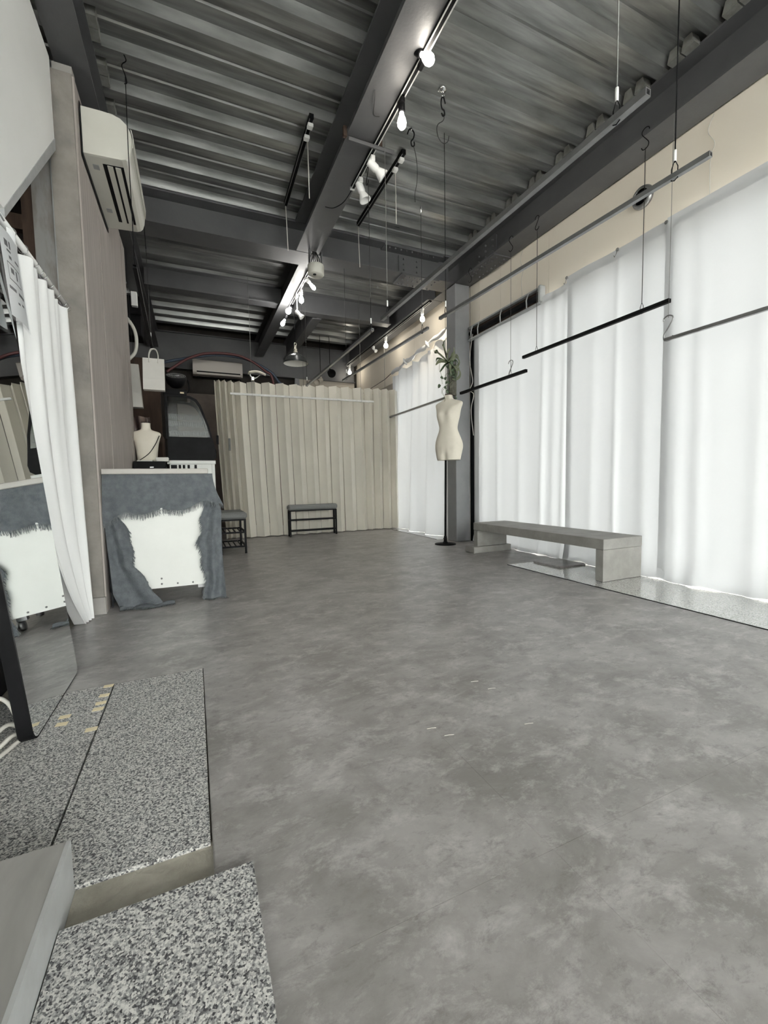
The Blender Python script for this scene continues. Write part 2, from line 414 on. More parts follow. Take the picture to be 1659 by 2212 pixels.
hbeam('ceiling_beam', 'y', -4.2, 8.3, -.60, -.432, ZB, ZTB, 'grey steel edge beam above the left wall')
hbeam('ceiling_beam', 'x', -1.3, 3.1, 8.31, 8.43, 2.78, ZTB, 'dark steel lintel beam across the back wall')
# bolted splices near the column
def splice(par, plates, bolts):
    for p in plates: MB().box(*p).build('splice_plate', M_beam, par)
    m = MB()
    for (x, y, z, ax) in bolts:
        M = {'z': Matrix.Identity(3), 'y': Matrix.Rotation(PI/2, 3, 'X'), 'x': Matrix.Rotation(PI/2, 3, 'Y')}[ax]
        m.lathe([(.0, -.010), (.011, -.010), (.011, .010), (.006, .014), (0, .014)], (x, y, z), 6, M=M)
    b = m.build('bolt_heads', M_beam, par); b['kind'] = 'stuff'
splice(girder, [(2.26, 2.74, 4.455, 4.71, ZB-.013, ZB-.001), (2.27, 2.56, 4.560, 4.576, ZB+.06, ZT-.05), (2.05, 2.80, 4.452, 4.70, ZT-.03, ZT-.014)],
       [(2.31+.065*i, 4.487, ZB-.016, 'z') for i in range(7)]+[(2.31+.065*i, 4.56, ZB-.016, 'z') for i in range(7)]+[(2.31+.065*i, 4.675, ZB-.016, 'z') for i in range(7)]
       + [(2.33, 4.555, ZB+.09+.06*i, 'y') for i in range(3)]+[(2.50, 4.555, ZB+.09+.06*i, 'y') for i in range(3)]
       + [(2.12+.07*i, 4.48, ZT-.034, 'z') for i in range(9)])
splice(rb, [(2.956, 3.174, 3.72, 4.22, ZB-.013, ZB-.001), (3.043, 3.058, 3.80, 4.15, ZB+.05, ZT-.05)],
       [(x, 3.76+.07*i, ZB-.016, 'z') for i in range(7) for x in (2.985, 3.02, 3.115, 3.15)]+[(3.038, 3.85+.12*j, ZB+.09+.06*i, 'x') for i in range(3) for j in range(3)])

# walls
wr = struct(MB().box(3.20, 3.34, -4.2, YB, 2.46, 3.52).build('wall_right', M_cream), 'cream boarded wall above the window curtains')
ys = [-4.2, -2.8, -1.6, -.6, .35, 1.3, 2.25, 3.2, 3.9, 4.28, 5.0, 5.9, 6.8, 7.7, YB]
for a, b_ in zip(ys[:-1], ys[1:]): MB().box(3.186, 3.20, a+.0015, b_-.0015, 2.44, 3.10).build('panel', M_cream, wr)
struct(MB().box(3.2, 3.34, 6.55, YB, -.1, 2.46).build('wall_right_far', M_backwall), 'cream wall beside the far end of the window')
struct(MB().box(3.2, 3.34, 4.40, 4.9, -.1, 2.46).build('wall_right_pier', M_cream), 'narrow wall pier behind the grey column')
struct(MB().box(-1.5, 3.35, YB, YB+.1, -.1, 3.52).build('wall_back', M_dark), 'dark back wall behind the folding partition')
struct(MB().box(1.96, 3.1, 8.36, 8.44, 0, 2.78).build('wall_back_pier', M_backwall), 'pale plaster part of the back wall, beside the black spotlights')
struct(MB().box(1.87, 1.955, 8.3, 8.36, 0, 2.775).build('trim_3', M_column), 'grey post at the edge of the pale back wall')
struct(MB().box(-1.5, -1.4, -4.2, YB, -.1, 3.52).build('wall_left', M_dark), 'dark left wall behind the pillar')
struct(MB().box(-1.4, -1.38, -4.2, 1.2, 0, 3.3).build('wall_bounce', M_white), 'unseen white panel on the left wall behind the viewpoint, added to bounce light')  # added out of view, white so it bounces daylight into the room
struct(MB().box(-1.5, 3.35, -4.3, -4.2, 2.9, 3.52).build('wall_front', M_cream), 'strip of wall over the shop front behind the viewpoint')
# windows: frames and panes behind the curtains
def window(name, y0, y1, z1, n, label):
    m = MB()
    for z in (-.02, z1-.05): m.box(3.235, 3.285, y0, y1, z, z+.05)
    for k in range(n+1):
        y = y0+(y1-y0-.05)*k/n; m.box(3.235, 3.285, y, y+.05, .03, z1-.05)
    f = struct(m.build(name, M_greytrim), label)
    for k in range(n):
        a = y0+(y1-y0-.05)*k/n+.05; b_ = y0+(y1-y0-.05)*(k+1)/n
        MB().box(3.257, 3.263, a, b_, .03, z1-.05).build('pane', M_glass, f)
window('window_1', -4.15, 4.40, 2.46, 4, 'shop window behind the three white curtain panels')
window('window_2', 4.9, 6.55, 2.46, 2, 'far window behind the tied white curtain')
m = MB()
for x in (-1.4, -.25, .9, 2.05, 3.15): m.box(x, x+.05, -4.26, -4.21, -.02, 2.9)
for z in (-.02, 2.85): m.box(-1.4, 3.2, -4.26, -4.21, z, z+.05)
w3 = struct(m.build('window_3', M_greytrim), 'glazed shop front behind the viewpoint')
for x in (-1.35, -.2, .95, 2.1): MB().box(x, x+1.1, -4.238, -4.232, .03, 2.85).build('pane', M_glass, w3)
struct(MB().box(-60, 60, -60, 60, -.2, -.125).build('street', M_street), 'pavement outside the windows')

struct(MB().box(3.165, 3.34, -2.8, 4.4, -.1, .045).build('light_stop_near', M_conc), 'unseen concrete sill added to block daylight under the window curtains')  # added behind the hems to stop daylight leaking below them
struct(MB().box(3.165, 3.34, 4.64, 6.56, -.1, .045).build('light_stop_far', M_conc), 'unseen concrete sill added to block daylight under the far curtain')  # added upstand, hides the bright gap below the far hem
# column at right
colm = struct(MB().cbox(2.952, 3.157, 4.44, 4.64, 0, ZB-.002, .006).build('steel_column', M_column), 'grey painted steel column beside the dress form')
struct(MB().box(3.16, 3.185, 4.36, 4.438, 0, 2.62).build('trim_4', M_black), 'black window jamb beside the grey column')
struct(MB().box(3.16, 3.168, 4.25, 4.36, 0, 2.45).build('trim_5', M_greytrim), 'grey window frame strip beside the black jamb')

# left pillar: concrete front face, boarded right face
pil = struct(MB().box(-.632, -.514, 2.972, 4.90, 0, 3.02).build('concrete_pillar', M_pillar), 'stained concrete pillar with boarded side, left of the counter')
for a, b_ in ((2.975, 3.525), (3.525, 4.62), (4.62, 4.88)):
    MB().box(-.514, -.505, a+.013, b_-.013, 0, 3.02).build('board', M_wood, pil)
MB().box(-.64, -.504, 2.955, 2.972, 0, .10).build('base_block', M_conc, pil)
MB().box(-.60, -.51, 2.976, 3.05, 3.02, 3.06).build('packing', M_conc, pil)
# alcove wall strip behind the curtain rod
struct(MB().box(-.735, -.640, 3.0, 3.05, 0, 3.09).build('wall_alcove', M_ply), 'weathered grey board with brown stains above the curtain rod')
struct(MB().box(-.640, -.633, 2.985, 3.05, 0, 3.09).build('trim_6', M_greytrim), 'pale corner strip between weathered board and pillar')
struct(MB().box(-.79, -.737, 3.02, 3.06, 0, 2.40).build('trim_7', M_brown), 'brown wooden post in the dark recess')
struct(MB().box(-1.4, -.79, 3.05, 3.10, 2.18, 2.26).build('trim_8', M_brown), 'brown rail across the dark recess')
# white stair-side panel with diagonal lower edge
sp = struct(MB().prism([(2.945, 2.64), (2.945, 3.05), (1.0, 3.05), (1.0, 1.80), (2.10, 1.80)], 'x', -.66, -.603).build('wall_stair_side', M_white), 'white panel with a sloping lower edge, top left')
MB().prism([(2.945, 2.64), (2.10, 1.80), (2.10, 1.765), (2.945, 2.58)], 'x', -.665, -.600).build('edge_trim', M_greytrim, sp)

# ------------------------------------------------------------------ loose floor pieces at left
def slab(name, poly, z0, z1, m, label, cat, group=None):
    return tag(MB().prism(poly, 'z', z0, z1).build(name, m), label, cat, group)
slab('granite_slab', [(-.303, .934), (.0, .932), (.002, 1.868), (-.306, 1.868)], -.022, .0005, M_gran, 'speckled granite slab in the middle, beside the vinyl floor edge', 'stone slab')
slab('granite_slab', [(-.95, .934), (-.3085, .934), (-.3115, 1.868), (-.95, 1.868)], -.022, .0005, M_gran, 'speckled granite slab under the foot of the mirror', 'stone slab')
slab('granite_slab', [(-.236, -.2), (.068, -.2), (.074, .826), (-.236, .826)], .0035, .018, M_gran, 'loose speckled granite slab nearest the viewpoint, lapping over the vinyl', 'stone slab')
pl = thing('platform', (-.55, .3, -.02), 'low grey vinyl covered platform in the bottom left corner', 'platform')
MB().box(-.95, -.245, -.4, .931, -.021, .094).build('deck_board', M_plat, pl)
MB().box(-.245, -.238, -.4, .931, -.021, .095).build('edge_strip', M_platedge, pl)
tp = [(-.326, 1.86), (-.327, 1.782), (-.328, 1.722), (-.328, 1.678), (-.323, 1.543), (-.419, 1.668), (-.416, 1.619)]
tl = ['tape square at the far end of the granite joint', 'second tape square along the granite joint from the far end', 'upper of the two close tape squares on the granite joint',
      'lower of the two close tape squares on the granite joint', 'tape square nearest the viewpoint on the granite joint', 'upper of the tape pair by the mirror foot', 'lower of the tape pair by the mirror foot']
for (x, y), l in zip(tp, tl):
    a = random.uniform(-.12, .12); c, s = math.cos(a), math.sin(a)
    h = (.016, .0115)
    tag(MB().prism([(x+c*u-s*v, y+s*u+c*v) for u, v in ((-h[0], -h[1]), (h[0], -h[1]), (h[0], h[1]), (-h[0], h[1]))], 'z', .0006, .0013).build('tape_square', M_tape), 'cream '+l, 'tape', 'masking tape squares on the granite')
for (x, y), l in zip(((.928, 1.283), (.951, 1.211), (.629, 1.089), (.658, 1.036), (.911, .981)), ('farthest', 'second farthest', 'leftmost', 'second from left', 'nearest, at right')):
    tag(MB().tube([(x-.014, y+.003, .002), (x, y, .0025), (x+.014, y-.004, .002)], .0009, 4).build('thread', M_cable), 'tiny white thread on the vinyl floor, %s of five' % l, 'thread', 'white threads on the floor')
tag(MB().box(2.80, 3.10, 2.66, 2.97, .0, .012).build('loose_vinyl_piece', M_floor), 'loose grey vinyl offcut on the granite behind the bench', 'vinyl offcut')

# ------------------------------------------------------------------ mirror
def rrect(w_, h_, r, n=5):
    out = []
    for (cx, cy, a0) in ((w_-r, r, -PI/2), (w_-r, h_-r, 0), (r, h_-r, PI/2), (r, r, PI)):
        for k in range(n+1):
            a = a0+PI/2*k/n; out.append((cx+r*math.cos(a), cy+r*math.sin(a)))
    return out
mir = thing('standing_mirror', (-.47, 1.79, 0), 'tall black framed mirror leaning at the left edge', 'mirror')
lean = math.atan(.0915); cl, sl = math.cos(lean), math.sin(lean)
def mp(u, v, d):  # u along +y from 1.532, v up the face, d in front of the face
    return (-.4625-sl*v+cl*d, 1.532+u, .001+cl*v+sl*d)
def mir_body(ins, d0, d1, mm, nm, r):
    pts = [(u+ins, v+ins) for u, v in rrect(.53-2*ins, 1.72-2*ins, r)]
    n = len(pts); vs = [mp(u, v, d0) for u, v in pts]+[mp(u, v, d1) for u, v in pts]
    MB().add(vs, [tuple(range(n)), tuple(range(n, 2*n))]+[(i, (i+1) % n, n+(i+1) % n, n+i) for i in range(n)]).build(nm, mm, mir)
mir_body(0, -.036, 0., M_blackp, 'frame', .035)
mir_body(.005, 0.0002, .0012, M_mirror, 'glass', .031)
blk = thing('black_box', (-.78, 1.8, 0), 'black box standing in the dark behind the mirror', 'box')
MB().cbox(-.96, -.66, 1.62, 2.02, 0, 1.05, .01).build('body', M_blackp, blk)
MB().cbox(-.90, -.72, 1.60, 1.62, .35, .7, .004).build('front_panel', M_black, blk)
cab = [[(-.500,1.585,.012),(-.515,1.545,.03),(-.535,1.50,.022),(-.57,1.45,.010)], [(-.498,1.565,.010),(-.510,1.52,.010),(-.525,1.475,.010),(-.56,1.40,.010)],
       [(-.52,1.62,.02),(-.545,1.62,.10),(-.575,1.60,.12),(-.60,1.57,.02)], [(-.505,1.60,.012),(-.53,1.58,.05),(-.555,1.54,.045),(-.60,1.48,.012)]]
for c, l in zip(cab, ('uppermost flat strand', 'lowest strand, running out of frame', 'strand that loops upward', 'middle strand')):
    tag(MB().tube(spline(c, 6), .0065, 6).build('cable', M_cable), 'off-white cable behind the mirror foot, '+l, 'cable', 'cables behind the mirror')
tag(MB().tube(spline([(-.50,.86,.102),(-.415,.845,.104),(-.385,.80,.103),(-.42,.74,.102)], 6), .006, 6).build('cable', M_cable), 'white cable end lying on the grey platform', 'cable')

# rod, curtain and pouch behind the mirror
rod = thing('curtain_rod', (-.6, 2.45, 1.72), 'white curtain rod with thin rings, left of the pillar', 'curtain rod')
MB().tube([(-.600, 1.95, 1.735), (-.596, 2.96, 1.752)], .013, 12).build('pole', M_white, rod)
for k, y in enumerate((2.14, 2.27, 2.40, 2.47, 2.52, 2.62, 2.74, 2.86, 2.91)):
    z = 1.735+(y-1.95)*.0168
    MB().tube([(-.598+.017*math.cos(t), y+.002*math.sin(t*2), z-.004+.019*math.sin(t)) for t in [2*PI*i/14 for i in range(14)]], .0018, 5, closed=True).build('ring', M_steel, rod)
def lc(u, v):  # u along y, v down
    y = 2.075+.80*u; y += (2.76+.115*u-y)*v**3.5; z = 1.722-1.716*v
    amp = .014+.030*v*(1-.4*v)
    x = -.600+amp*math.sin(u*21+.6+v*.5)+.012*math.sin(u*47+v*2)*(1-v)+.02*v*u
    dip = .012*(1-v)**10*(.5-.5*math.cos(u*2*PI*7))
    return (x, y, max(z-dip, .004))
cw = tag(MB().grid(90, 40, lc).build('white_curtain', M_curt_in), 'narrow white curtain hanging on the rod behind the mirror', 'curtain')
cw.data.materials[0] = M_curt_in
po = thing('document_pouch', (-.57, 2.0, 1.32), 'clear plastic pouch with a printed sheet hanging over the mirror edge', 'pouch')
def pch(u, v, d=0.): return (-.556-.020*v+d+.008*math.sin(u*PI), 1.915+.205*u-.02*v, 1.345+.365*v-.05*(1-u)*(1-v)*0)
def pgrid(u0, u1, v0, v1, d0, th):
    m = MB(); n = 8
    m.grid(n, n, lambda a, b: pch(u0+(u1-u0)*a, v0+(v1-v0)*b, d0)); m.grid(n, n, lambda a, b: pch(u0+(u1-u0)*a, v0+(v1-v0)*b, d0+th))
    return m
pgrid(0, 1, 0, 1, 0, .004).build('sleeve', M_pouch, po)
pgrid(.08, .92, .04, .86, .0015, .0008).build('printed_sheet', M_sheet, po)
m = MB()
for (a, b, c, d) in ((.2,.32,.70,.76),(.36,.42,.70,.77),(.25,.40,.66,.68),(.3,.4,.60,.63),(.55,.75,.62,.64),(.2,.72,.55,.56),(.2,.215,.40,.55),(.70,.72,.40,.55),(.2,.72,.395,.405),(.3,.42,.47,.52),(.5,.56,.44,.53),(.15,.4,.30,.33),(.5,.8,.30,.33),(.6,.72,.22,.24),(.4,.5,.2,.22)):
    m.grid(2, 2, lambda u, v: pch(a+(b-a)*u, c+(d-c)*v, .0032))
m.build('print_marks', M_ink, po)
MB().tube([(-.575, 2.0, 1.705), (-.60, 1.99, 1.757), (-.612, 2.0, 1.73)], .003, 6).build('hanger', M_wirel, po)

# ------------------------------------------------------------------ air conditioners
def ac(name, prof, y0, y1, label, mm):
    pass
acl = thing('air_conditioner', (-.5, 3.45, 2.66), 'cream wall air conditioner high on the pillar, open louvre slot', 'air conditioner')
AX = -.498
prof = [(0, 2.69), (.195, 2.70), (.218, 2.708), (.234, 2.725), (.244, 2.755), (.251, 2.81), (.252, 2.85), (.246, 2.88), (.232, 2.91), (.20, 2.938), (.16, 2.95), (.10, 2.952), (0, 2.95)]
m = MB()
nP = len(prof); vs = []; ysec = [3.085, 3.10, 3.865, 3.88]
for k, y in enumerate(ysec):
    s = .985 if k in (0, 3) else 1.
    vs += [(AX+d*s, y, 2.82+(z-2.82)*s) for d, z in prof]
fs = [tuple(range(nP)), tuple(3*nP+i for i in reversed(range(nP)))]
for k in range(3): fs += [(k*nP+i, k*nP+(i+1) % nP, (k+1)*nP+(i+1) % nP, (k+1)*nP+i) for i in range(nP)]
m.add(vs, fs, False).build('casing', M_ac, acl)
MB().box(AX+.085, AX+.195, 3.15, 3.77, 2.694, 2.7135).build('louvre_slot', M_black, acl)
for d in (.108, .150): MB().prism([(AX+d, 2.690), (AX+d+.030, 2.692), (AX+d+.028, 2.699), (AX+d+.001, 2.697)], 'y', 3.155, 3.765).build('louvre_blade', M_ac, acl)
MB().prism([(AX+.252, 2.80), (AX+.255, 2.86), (AX+.246, 2.905), (AX+.252, 2.90), (AX+.259, 2.86), (AX+.255, 2.80)], 'y', 3.105, 3.86).build('front_cover', M_ac, acl)
for y in (3.17, 3.62): MB().box(AX+.03, AX+.062, y, y+.045, 2.6905, 2.6935).build('sticker', M_greytrim, acl)
MB().box(AX-.002, AX+.001, 3.06, 3.89, 2.66, 2.955).build('mounting_plate', M_black, acl)
acb = thing('air_conditioner', (.47, 8.3, 2.62), 'dim wall air conditioner high on the back wall above the partition', 'air conditioner')
pb = [(8.30, 2.67), (8.12, 2.66), (8.09, 2.70), (8.09, 2.90), (8.12, 2.92), (8.30, 2.92)]
MB().prism(pb, 'x', .08, .89).build('casing', M_ac2, acb)
MB().box(.14, .85, 8.085, 8.13, 2.695, 2.715).build('louvre_slot', M_black, acb)
MB().box(.14, .85, 8.075, 8.09, 2.66, 2.69).build('flap', M_ac2, acb)
MB().box(.081, .889, 8.30, 8.45, 2.66, 2.92).build('mounting_plate', M_black, acb)

# ------------------------------------------------------------------ hanging rails
def sq_bar(a, b, h, mm, par, name='bar'):
    a = Vector(a); b = Vector(b); d = (b-a).normalized(); u = d.cross(Vector((0,0,1))).normalized(); v = u.cross(d)
    vs = []
    for p in (a, b): vs += [p+u*h+v*h, p-u*h+v*h, p-u*h-v*h, p+u*h-v*h]
    # hollow end
    e = a+d*.02
    for q in (a, e): vs += [q+u*h*.7+v*h*.7, q-u*h*.7+v*h*.7, q-u*h*.7-v*h*.7, q+u*h*.7-v*h*.7]
    fs = [(4,5,6,7)]+[(i, (i+1) % 4, 4+(i+1) % 4, 4+i) for i in range(4)]
    fs += [(i, (i+1) % 4, 8+(i+1) % 4, 8+i) for i in range(4)]+[(8+i, 8+(i+1) % 4, 12+(i+1) % 4, 12+i) for i in range(4)]+[(12,13,14,15)]
    return MB().add(vs, fs).build(name, mm, par)
def wire_loop(m, x, y, z, h=.05, w_=.012):
    m.tube([(x, y, z+h), (x, y-w_, z+h*.5), (x, y-w_, z-.012), (x, y, z-.018), (x, y+w_, z-.012), (x, y+w_, z+h*.5)], .002, 5, closed=True)
def rail(label, a, b, h, mm, wires, wm, group='rails hanging from the ceiling', fer=True):
    a = Vector(a); b = Vector(b)
    t = thing('hanging_rail', ((a.x+b.x)/2, (a.y+b.y)/2, a.z-.02), label, 'clothes rail', group)
    sq_bar(a, b, h, mm, t)
    for (y, ztop) in wires:
        f = (y-a.y)/(b.y-a.y) if abs(b.y-a.y) > .2 else (y-a.x)/(b.x-a.x)
        p = a+(b-a)*f
        wr_ = MB().tube([(p.x, p.y, p.z+.05), (p.x, p.y, ztop)], .0024, 6).build('suspension_wire', wm, t)
        m = MB(); wire_loop(m, p.x, p.y, p.z+h*.0, .06); m.build('wire_loop', M_black, wr_)
        if fer: MB().tube([(p.x, p.y, p.z+.055), (p.x, p.y, p.z+.095)], .0055, 6).build('ferrule', M_white, wr_)
    return t
ZR = 1.92
rail('long pale steel rail hanging below the middle beam, nearest the viewpoint', (1.315, .927, ZR), (1.292, 2.883, ZR), .0115, M_steel, ((1.033, 3.46), (2.788, 3.10)), M_wirel)
rail('long grey rail in front of the window wall, hung on black wires', (1.771, 1.003, ZR), (1.673, 2.716, ZR), .0095, M_steel, ((1.128, 3.46), (2.643, 3.13)), M_black)
rail('black rail in front of the middle window curtain', (2.95, 1.894, 1.925), (2.95, 3.281, 1.925), .0130, M_black, ((2.09, 3.02), (3.105, 3.02)), M_wire, fer=False)
rail('short black rail beside the grey column on a large S hook', (2.95, 3.236, 1.79), (2.95, 4.334, 1.79), .0140, M_black, ((3.455, 1.93),), M_wire, fer=False)
rail('grey rail crossing the right edge of the photo before the right curtain', (2.95, .9, 1.675), (2.95, 1.918, 1.675), .0105, M_steel, ((1.0, 3.10),), M_wirel, fer=False)
rail('dark slim rail pointing at the folding partition, under the second beam', (1.308, 3.097, ZR), (1.287, 5.11, ZR), .0105, M_steel, ((3.126, 3.0), (5.08, 3.10)), M_wire)
rail('slim rail hanging right of centre, its far end by the small right bulb', (1.688, 2.908, ZR), (1.612, 4.718, ZR), .0095, M_steel, ((2.994, 2.85), (4.60, 3.10)), M_wire)
rail('grey rail behind the dress form, in front of the far curtain', (2.925, 4.47, 1.79), (2.925, 6.50, 1.79), .0125, M_steel, ((4.62, 3.10), (6.46, 3.10)), M_wirel)
r9 = thing('hanging_rail', (1.46, 5.83, 1.9), 'white rail hanging crosswise in front of the folding partition', 'clothes rail', 'rails hanging from the ceiling')
sq_bar((.482, 5.864, ZR), (2.443, 5.80, ZR), .0125, M_whiterail, r9)
for x, y in ((.752, 5.855), (2.25, 5.806)):
    q = MB().tube([(x, y, ZR+.05), (x, y, ZT)], .0024, 6).build('suspension_wire', M_wirel, r9)
    m = MB(); wire_loop(m, x, y, ZR, .06); m.build('wire_loop', M_wirel, q)
rail('black rod at the left, with the paper bag on its far end', (-.249, 2.864, 2.0), (-.285, 4.432, 2.0), .0105, M_black, ((4.33, 2.80),), M_wire)

# S hooks and wire hooks on the beams
def shook(name, c, h, mm, r, label, group, flip=1, plane='y'):
    """S-shape of height h with top at c"""
    pts = [(-.20,.18),(-.16,.06),(0,0),(.16,.08),(.17,.22),(.05,.42),(-.06,.58),(-.17,.76),(-.15,.93),(0,1.0),(.13,.96),(.19,.84)]
    P = [((c[0], c[1]+u*h*flip, c[2]-v*h) if plane == 'y' else (c[0]+u*h*flip, c[1], c[2]-v*h)) for u, v in pts]
    return tag(MB().tube(spline(P, 4), r, 6).build(name, mm), label, 's hook', group)
G_S = 'hooks holding the rail wires'
shook('s_hook', (2.947, 2.09, 3.15), .14, M_black, .0028, 'S hook on the edge beam, nearest of the hooks on its lower flange', G_S, 1)
shook('s_hook', (2.947, 3.105, 3.13), .12, M_black, .0028, 'S hook on the edge beam, middle one on its lower flange', G_S, -1)
shook('s_hook', (2.947, 3.455, 3.13), .14, M_black, .0028, 'S hook on the edge beam above the large hook of the short black rail', G_S, 1)
shook('s_hook', (2.947, 4.13, 3.13), .15, M_black, .0028, 'S hook on the edge beam next to the column top', G_S, 1)
tag(MB().tube([(2.947, 3.455, 1.93), (2.947, 3.455, 3.0)], .0018, 5).build('hanging_wire', M_wire), 'thin wire down to the large S hook of the short black rail', 'wire')
tag(MB().tube([(2.947, 4.13, 2.99), (2.947, 4.13, 1.80)], .0016, 5).build('hanging_wire', M_wirel), 'thin wire beside the column, down to the far end of the short black rail', 'wire')
shook('s_hook', (2.95, 3.455, 1.945), .165, M_steel, .0045, 'large steel S hook carrying the near end of the short black rail', G_S, -1)
shook('s_hook', (2.95, 1.90, 1.83), .165, M_steel, .0045, 'large steel S hook on the rail at the right edge', G_S, -1)
tag(MB().tube([(2.95, 1.90, 1.815), (2.95, 1.90, 3.10)], .0016, 5).build('hanging_wire', M_wirel), 'thin pale wire down to the large S hook at the right edge', 'wire')
# hook chain for the long grey rail
hk = thing('hook_chain', (1.66, 2.63, 3.40), 'chain of wire hooks from a ceiling eye bolt over the long grey rail', 'hook chain')
m = MB(); m.lathe([(.0, 3.40), (.026, 3.40), (.03, 3.392), (.026, 3.384), (.0, 3.382)], (1.655, 2.63, 0), 16); m.build('base_disc', M_chrome, hk)
MB().tube(spline([(1.655,2.63,3.385),(1.672,2.63,3.37),(1.668,2.63,3.35),(1.65,2.63,3.352)], 4), .004, 6).build('eye', M_chrome, hk)
MB().tube(spline([(1.678,2.63,3.31),(1.665,2.63,3.345),(1.65,2.63,3.335),(1.645,2.63,3.30),(1.652,2.63,3.27),(1.668,2.63,3.262),(1.672,2.63,3.235),(1.658,2.63,3.225),(1.648,2.63,3.24)], 4), .005, 6).build('small_hook', M_black, hk)
MB().tube(spline([(1.662,2.63,3.24),(1.668,2.63,3.215),(1.655,2.63,3.19),(1.62,2.63,3.16),(1.610,2.63,3.12),(1.625,2.63,3.07),(1.66,2.63,3.05),(1.695,2.63,3.07),(1.705,2.63,3.11)], 5), .0028, 6).build('large_hook', M_wire, hk)
hk2 = thing('hook_chain', (1.60, 2.99, 3.40), 'S hook and bent wire under the ceiling, right of the lit bulbs', 'hook chain')
MB().tube([(1.61,2.99,3.40),(1.61,2.99,3.375)], .004, 6).build('eye', M_chrome, hk2)
MB().tube(spline([(1.575,2.99,3.34),(1.59,2.99,3.375),(1.61,2.99,3.385),(1.632,2.99,3.36),(1.625,2.99,3.325),(1.605,2.99,3.295),(1.612,2.99,3.265),(1.632,2.99,3.275),(1.63,2.99,3.30)], 4), .005, 6).build('small_hook', M_black, hk2)
MB().tube(spline([(1.625,2.99,3.27),(1.645,2.99,3.2),(1.655,2.99,3.1),(1.648,2.99,3.0),(1.632,2.99,2.93),(1.634,2.99,2.87)], 5), .0026, 6).build('bent_wire', M_wire, hk2)
MB().lathe([(0,2.80),(.008,2.81),(.010,2.83),(.006,2.85),(0,2.86)], (1.683,2.99,0), 10).build('crimp', M_chrome, hk2)
tag(MB().tube([(-.2495,2.885,2.015),(-.262,3.02,2.72),(-.268,3.16,3.24)], .0024, 6).build('hanging_wire', M_black), 'black wire in front of the left air conditioner, holding the black rod', 'wire')
tag(MB().tube([(-.283,4.33,2.80),(-.29,4.36,3.0),(-.29,4.44,3.11)], .003, 6).build('wire_hook', M_black), 'wire hook on the girder edge above the paper bags', 'hook')
tag(MB().tube(spline([(-.272,3.20,3.40),(-.262,3.19,3.36),(-.285,3.18,3.32),(-.268,3.16,3.25),(-.262,3.16,3.21),(-.275,3.16,3.20)], 5), .003, 6).build('wire_hook', M_black), 'wire hook under the ceiling above the left air conditioner', 'hook')
shook('s_hook', (1.30, 3.126, 3.115), .12, M_black, .003, 'small hook on the middle beam above the dark slim rail', G_S, -1)

# slotted black lighting rails under the ceiling with cords
def slot_rail(x0, y0, x1, y1, label):
    t = thing('slotted_rail', ((x0+x1)/2, (y0+y1)/2, 3.36), label, 'ceiling rail', 'slotted black rails under the deck')
    d = (Vector((x1, y1, 0))-Vector((x0, y0, 0))).normalized(); n = Vector((d.y, -d.x, 0))*.016
    vs = []
    for p in ((x0, y0), (x1, y1)):
        for s, z in ((-1, 3.36), (1, 3.36), (1, 3.398), (-1, 3.398)): vs.append((p[0]+n.x*s, p[1]+n.y*s, z))
    MB().add(vs, [(0,1,2,3),(4,5,6,7),(0,1,5,4),(1,2,6,5),(2,3,7,6),(3,0,4,7)]).build('channel', M_black, t)
    for s in (-.86, .86):
        vs = []
        for p in ((x0, y0), (x1, y1)):
            for k, z in ((s-.12, 3.357), (s+.12, 3.357), (s+.12, 3.36), (s-.12, 3.36)): vs.append((p[0]+n.x*k, p[1]+n.y*k, z))
        MB().add(vs, [(0,1,2,3),(4,5,6,7),(0,1,5,4),(1,2,6,5),(2,3,7,6),(3,0,4,7)]).build('lip', M_steel, t)
    for f in (.05, .16): 
        p = Vector((x0, y0, 3.345))+(Vector((x1, y1, 3.345))-Vector((x0, y0, 3.345)))*f
        MB().cbox(p.x-.02, p.x+.02, p.y-.022, p.y+.022, 3.335, 3.36, .004).build('runner', M_white, t)
    p = Vector((x0, y0, 0))+(Vector((x1, y1, 0))-Vector((x0, y0, 0)))*.18
    MB().tube([(p.x+.012, p.y, 3.34), (p.x+.014, p.y, 2.93)], .004, 6).build('cord', M_cable, t)
    MB().tube([(x1, y1, 3.36), (x1+.01, y1, 2.96)], .004, 6).build('cord', M_cable, t)
slot_rail(.892, 3.16, .91, 4.20, 'black slotted rail with cords, left of the middle beam')
slot_rail(1.653, 3.20, 1.652, 4.24, 'black slotted rail with cords, right of the middle beam')

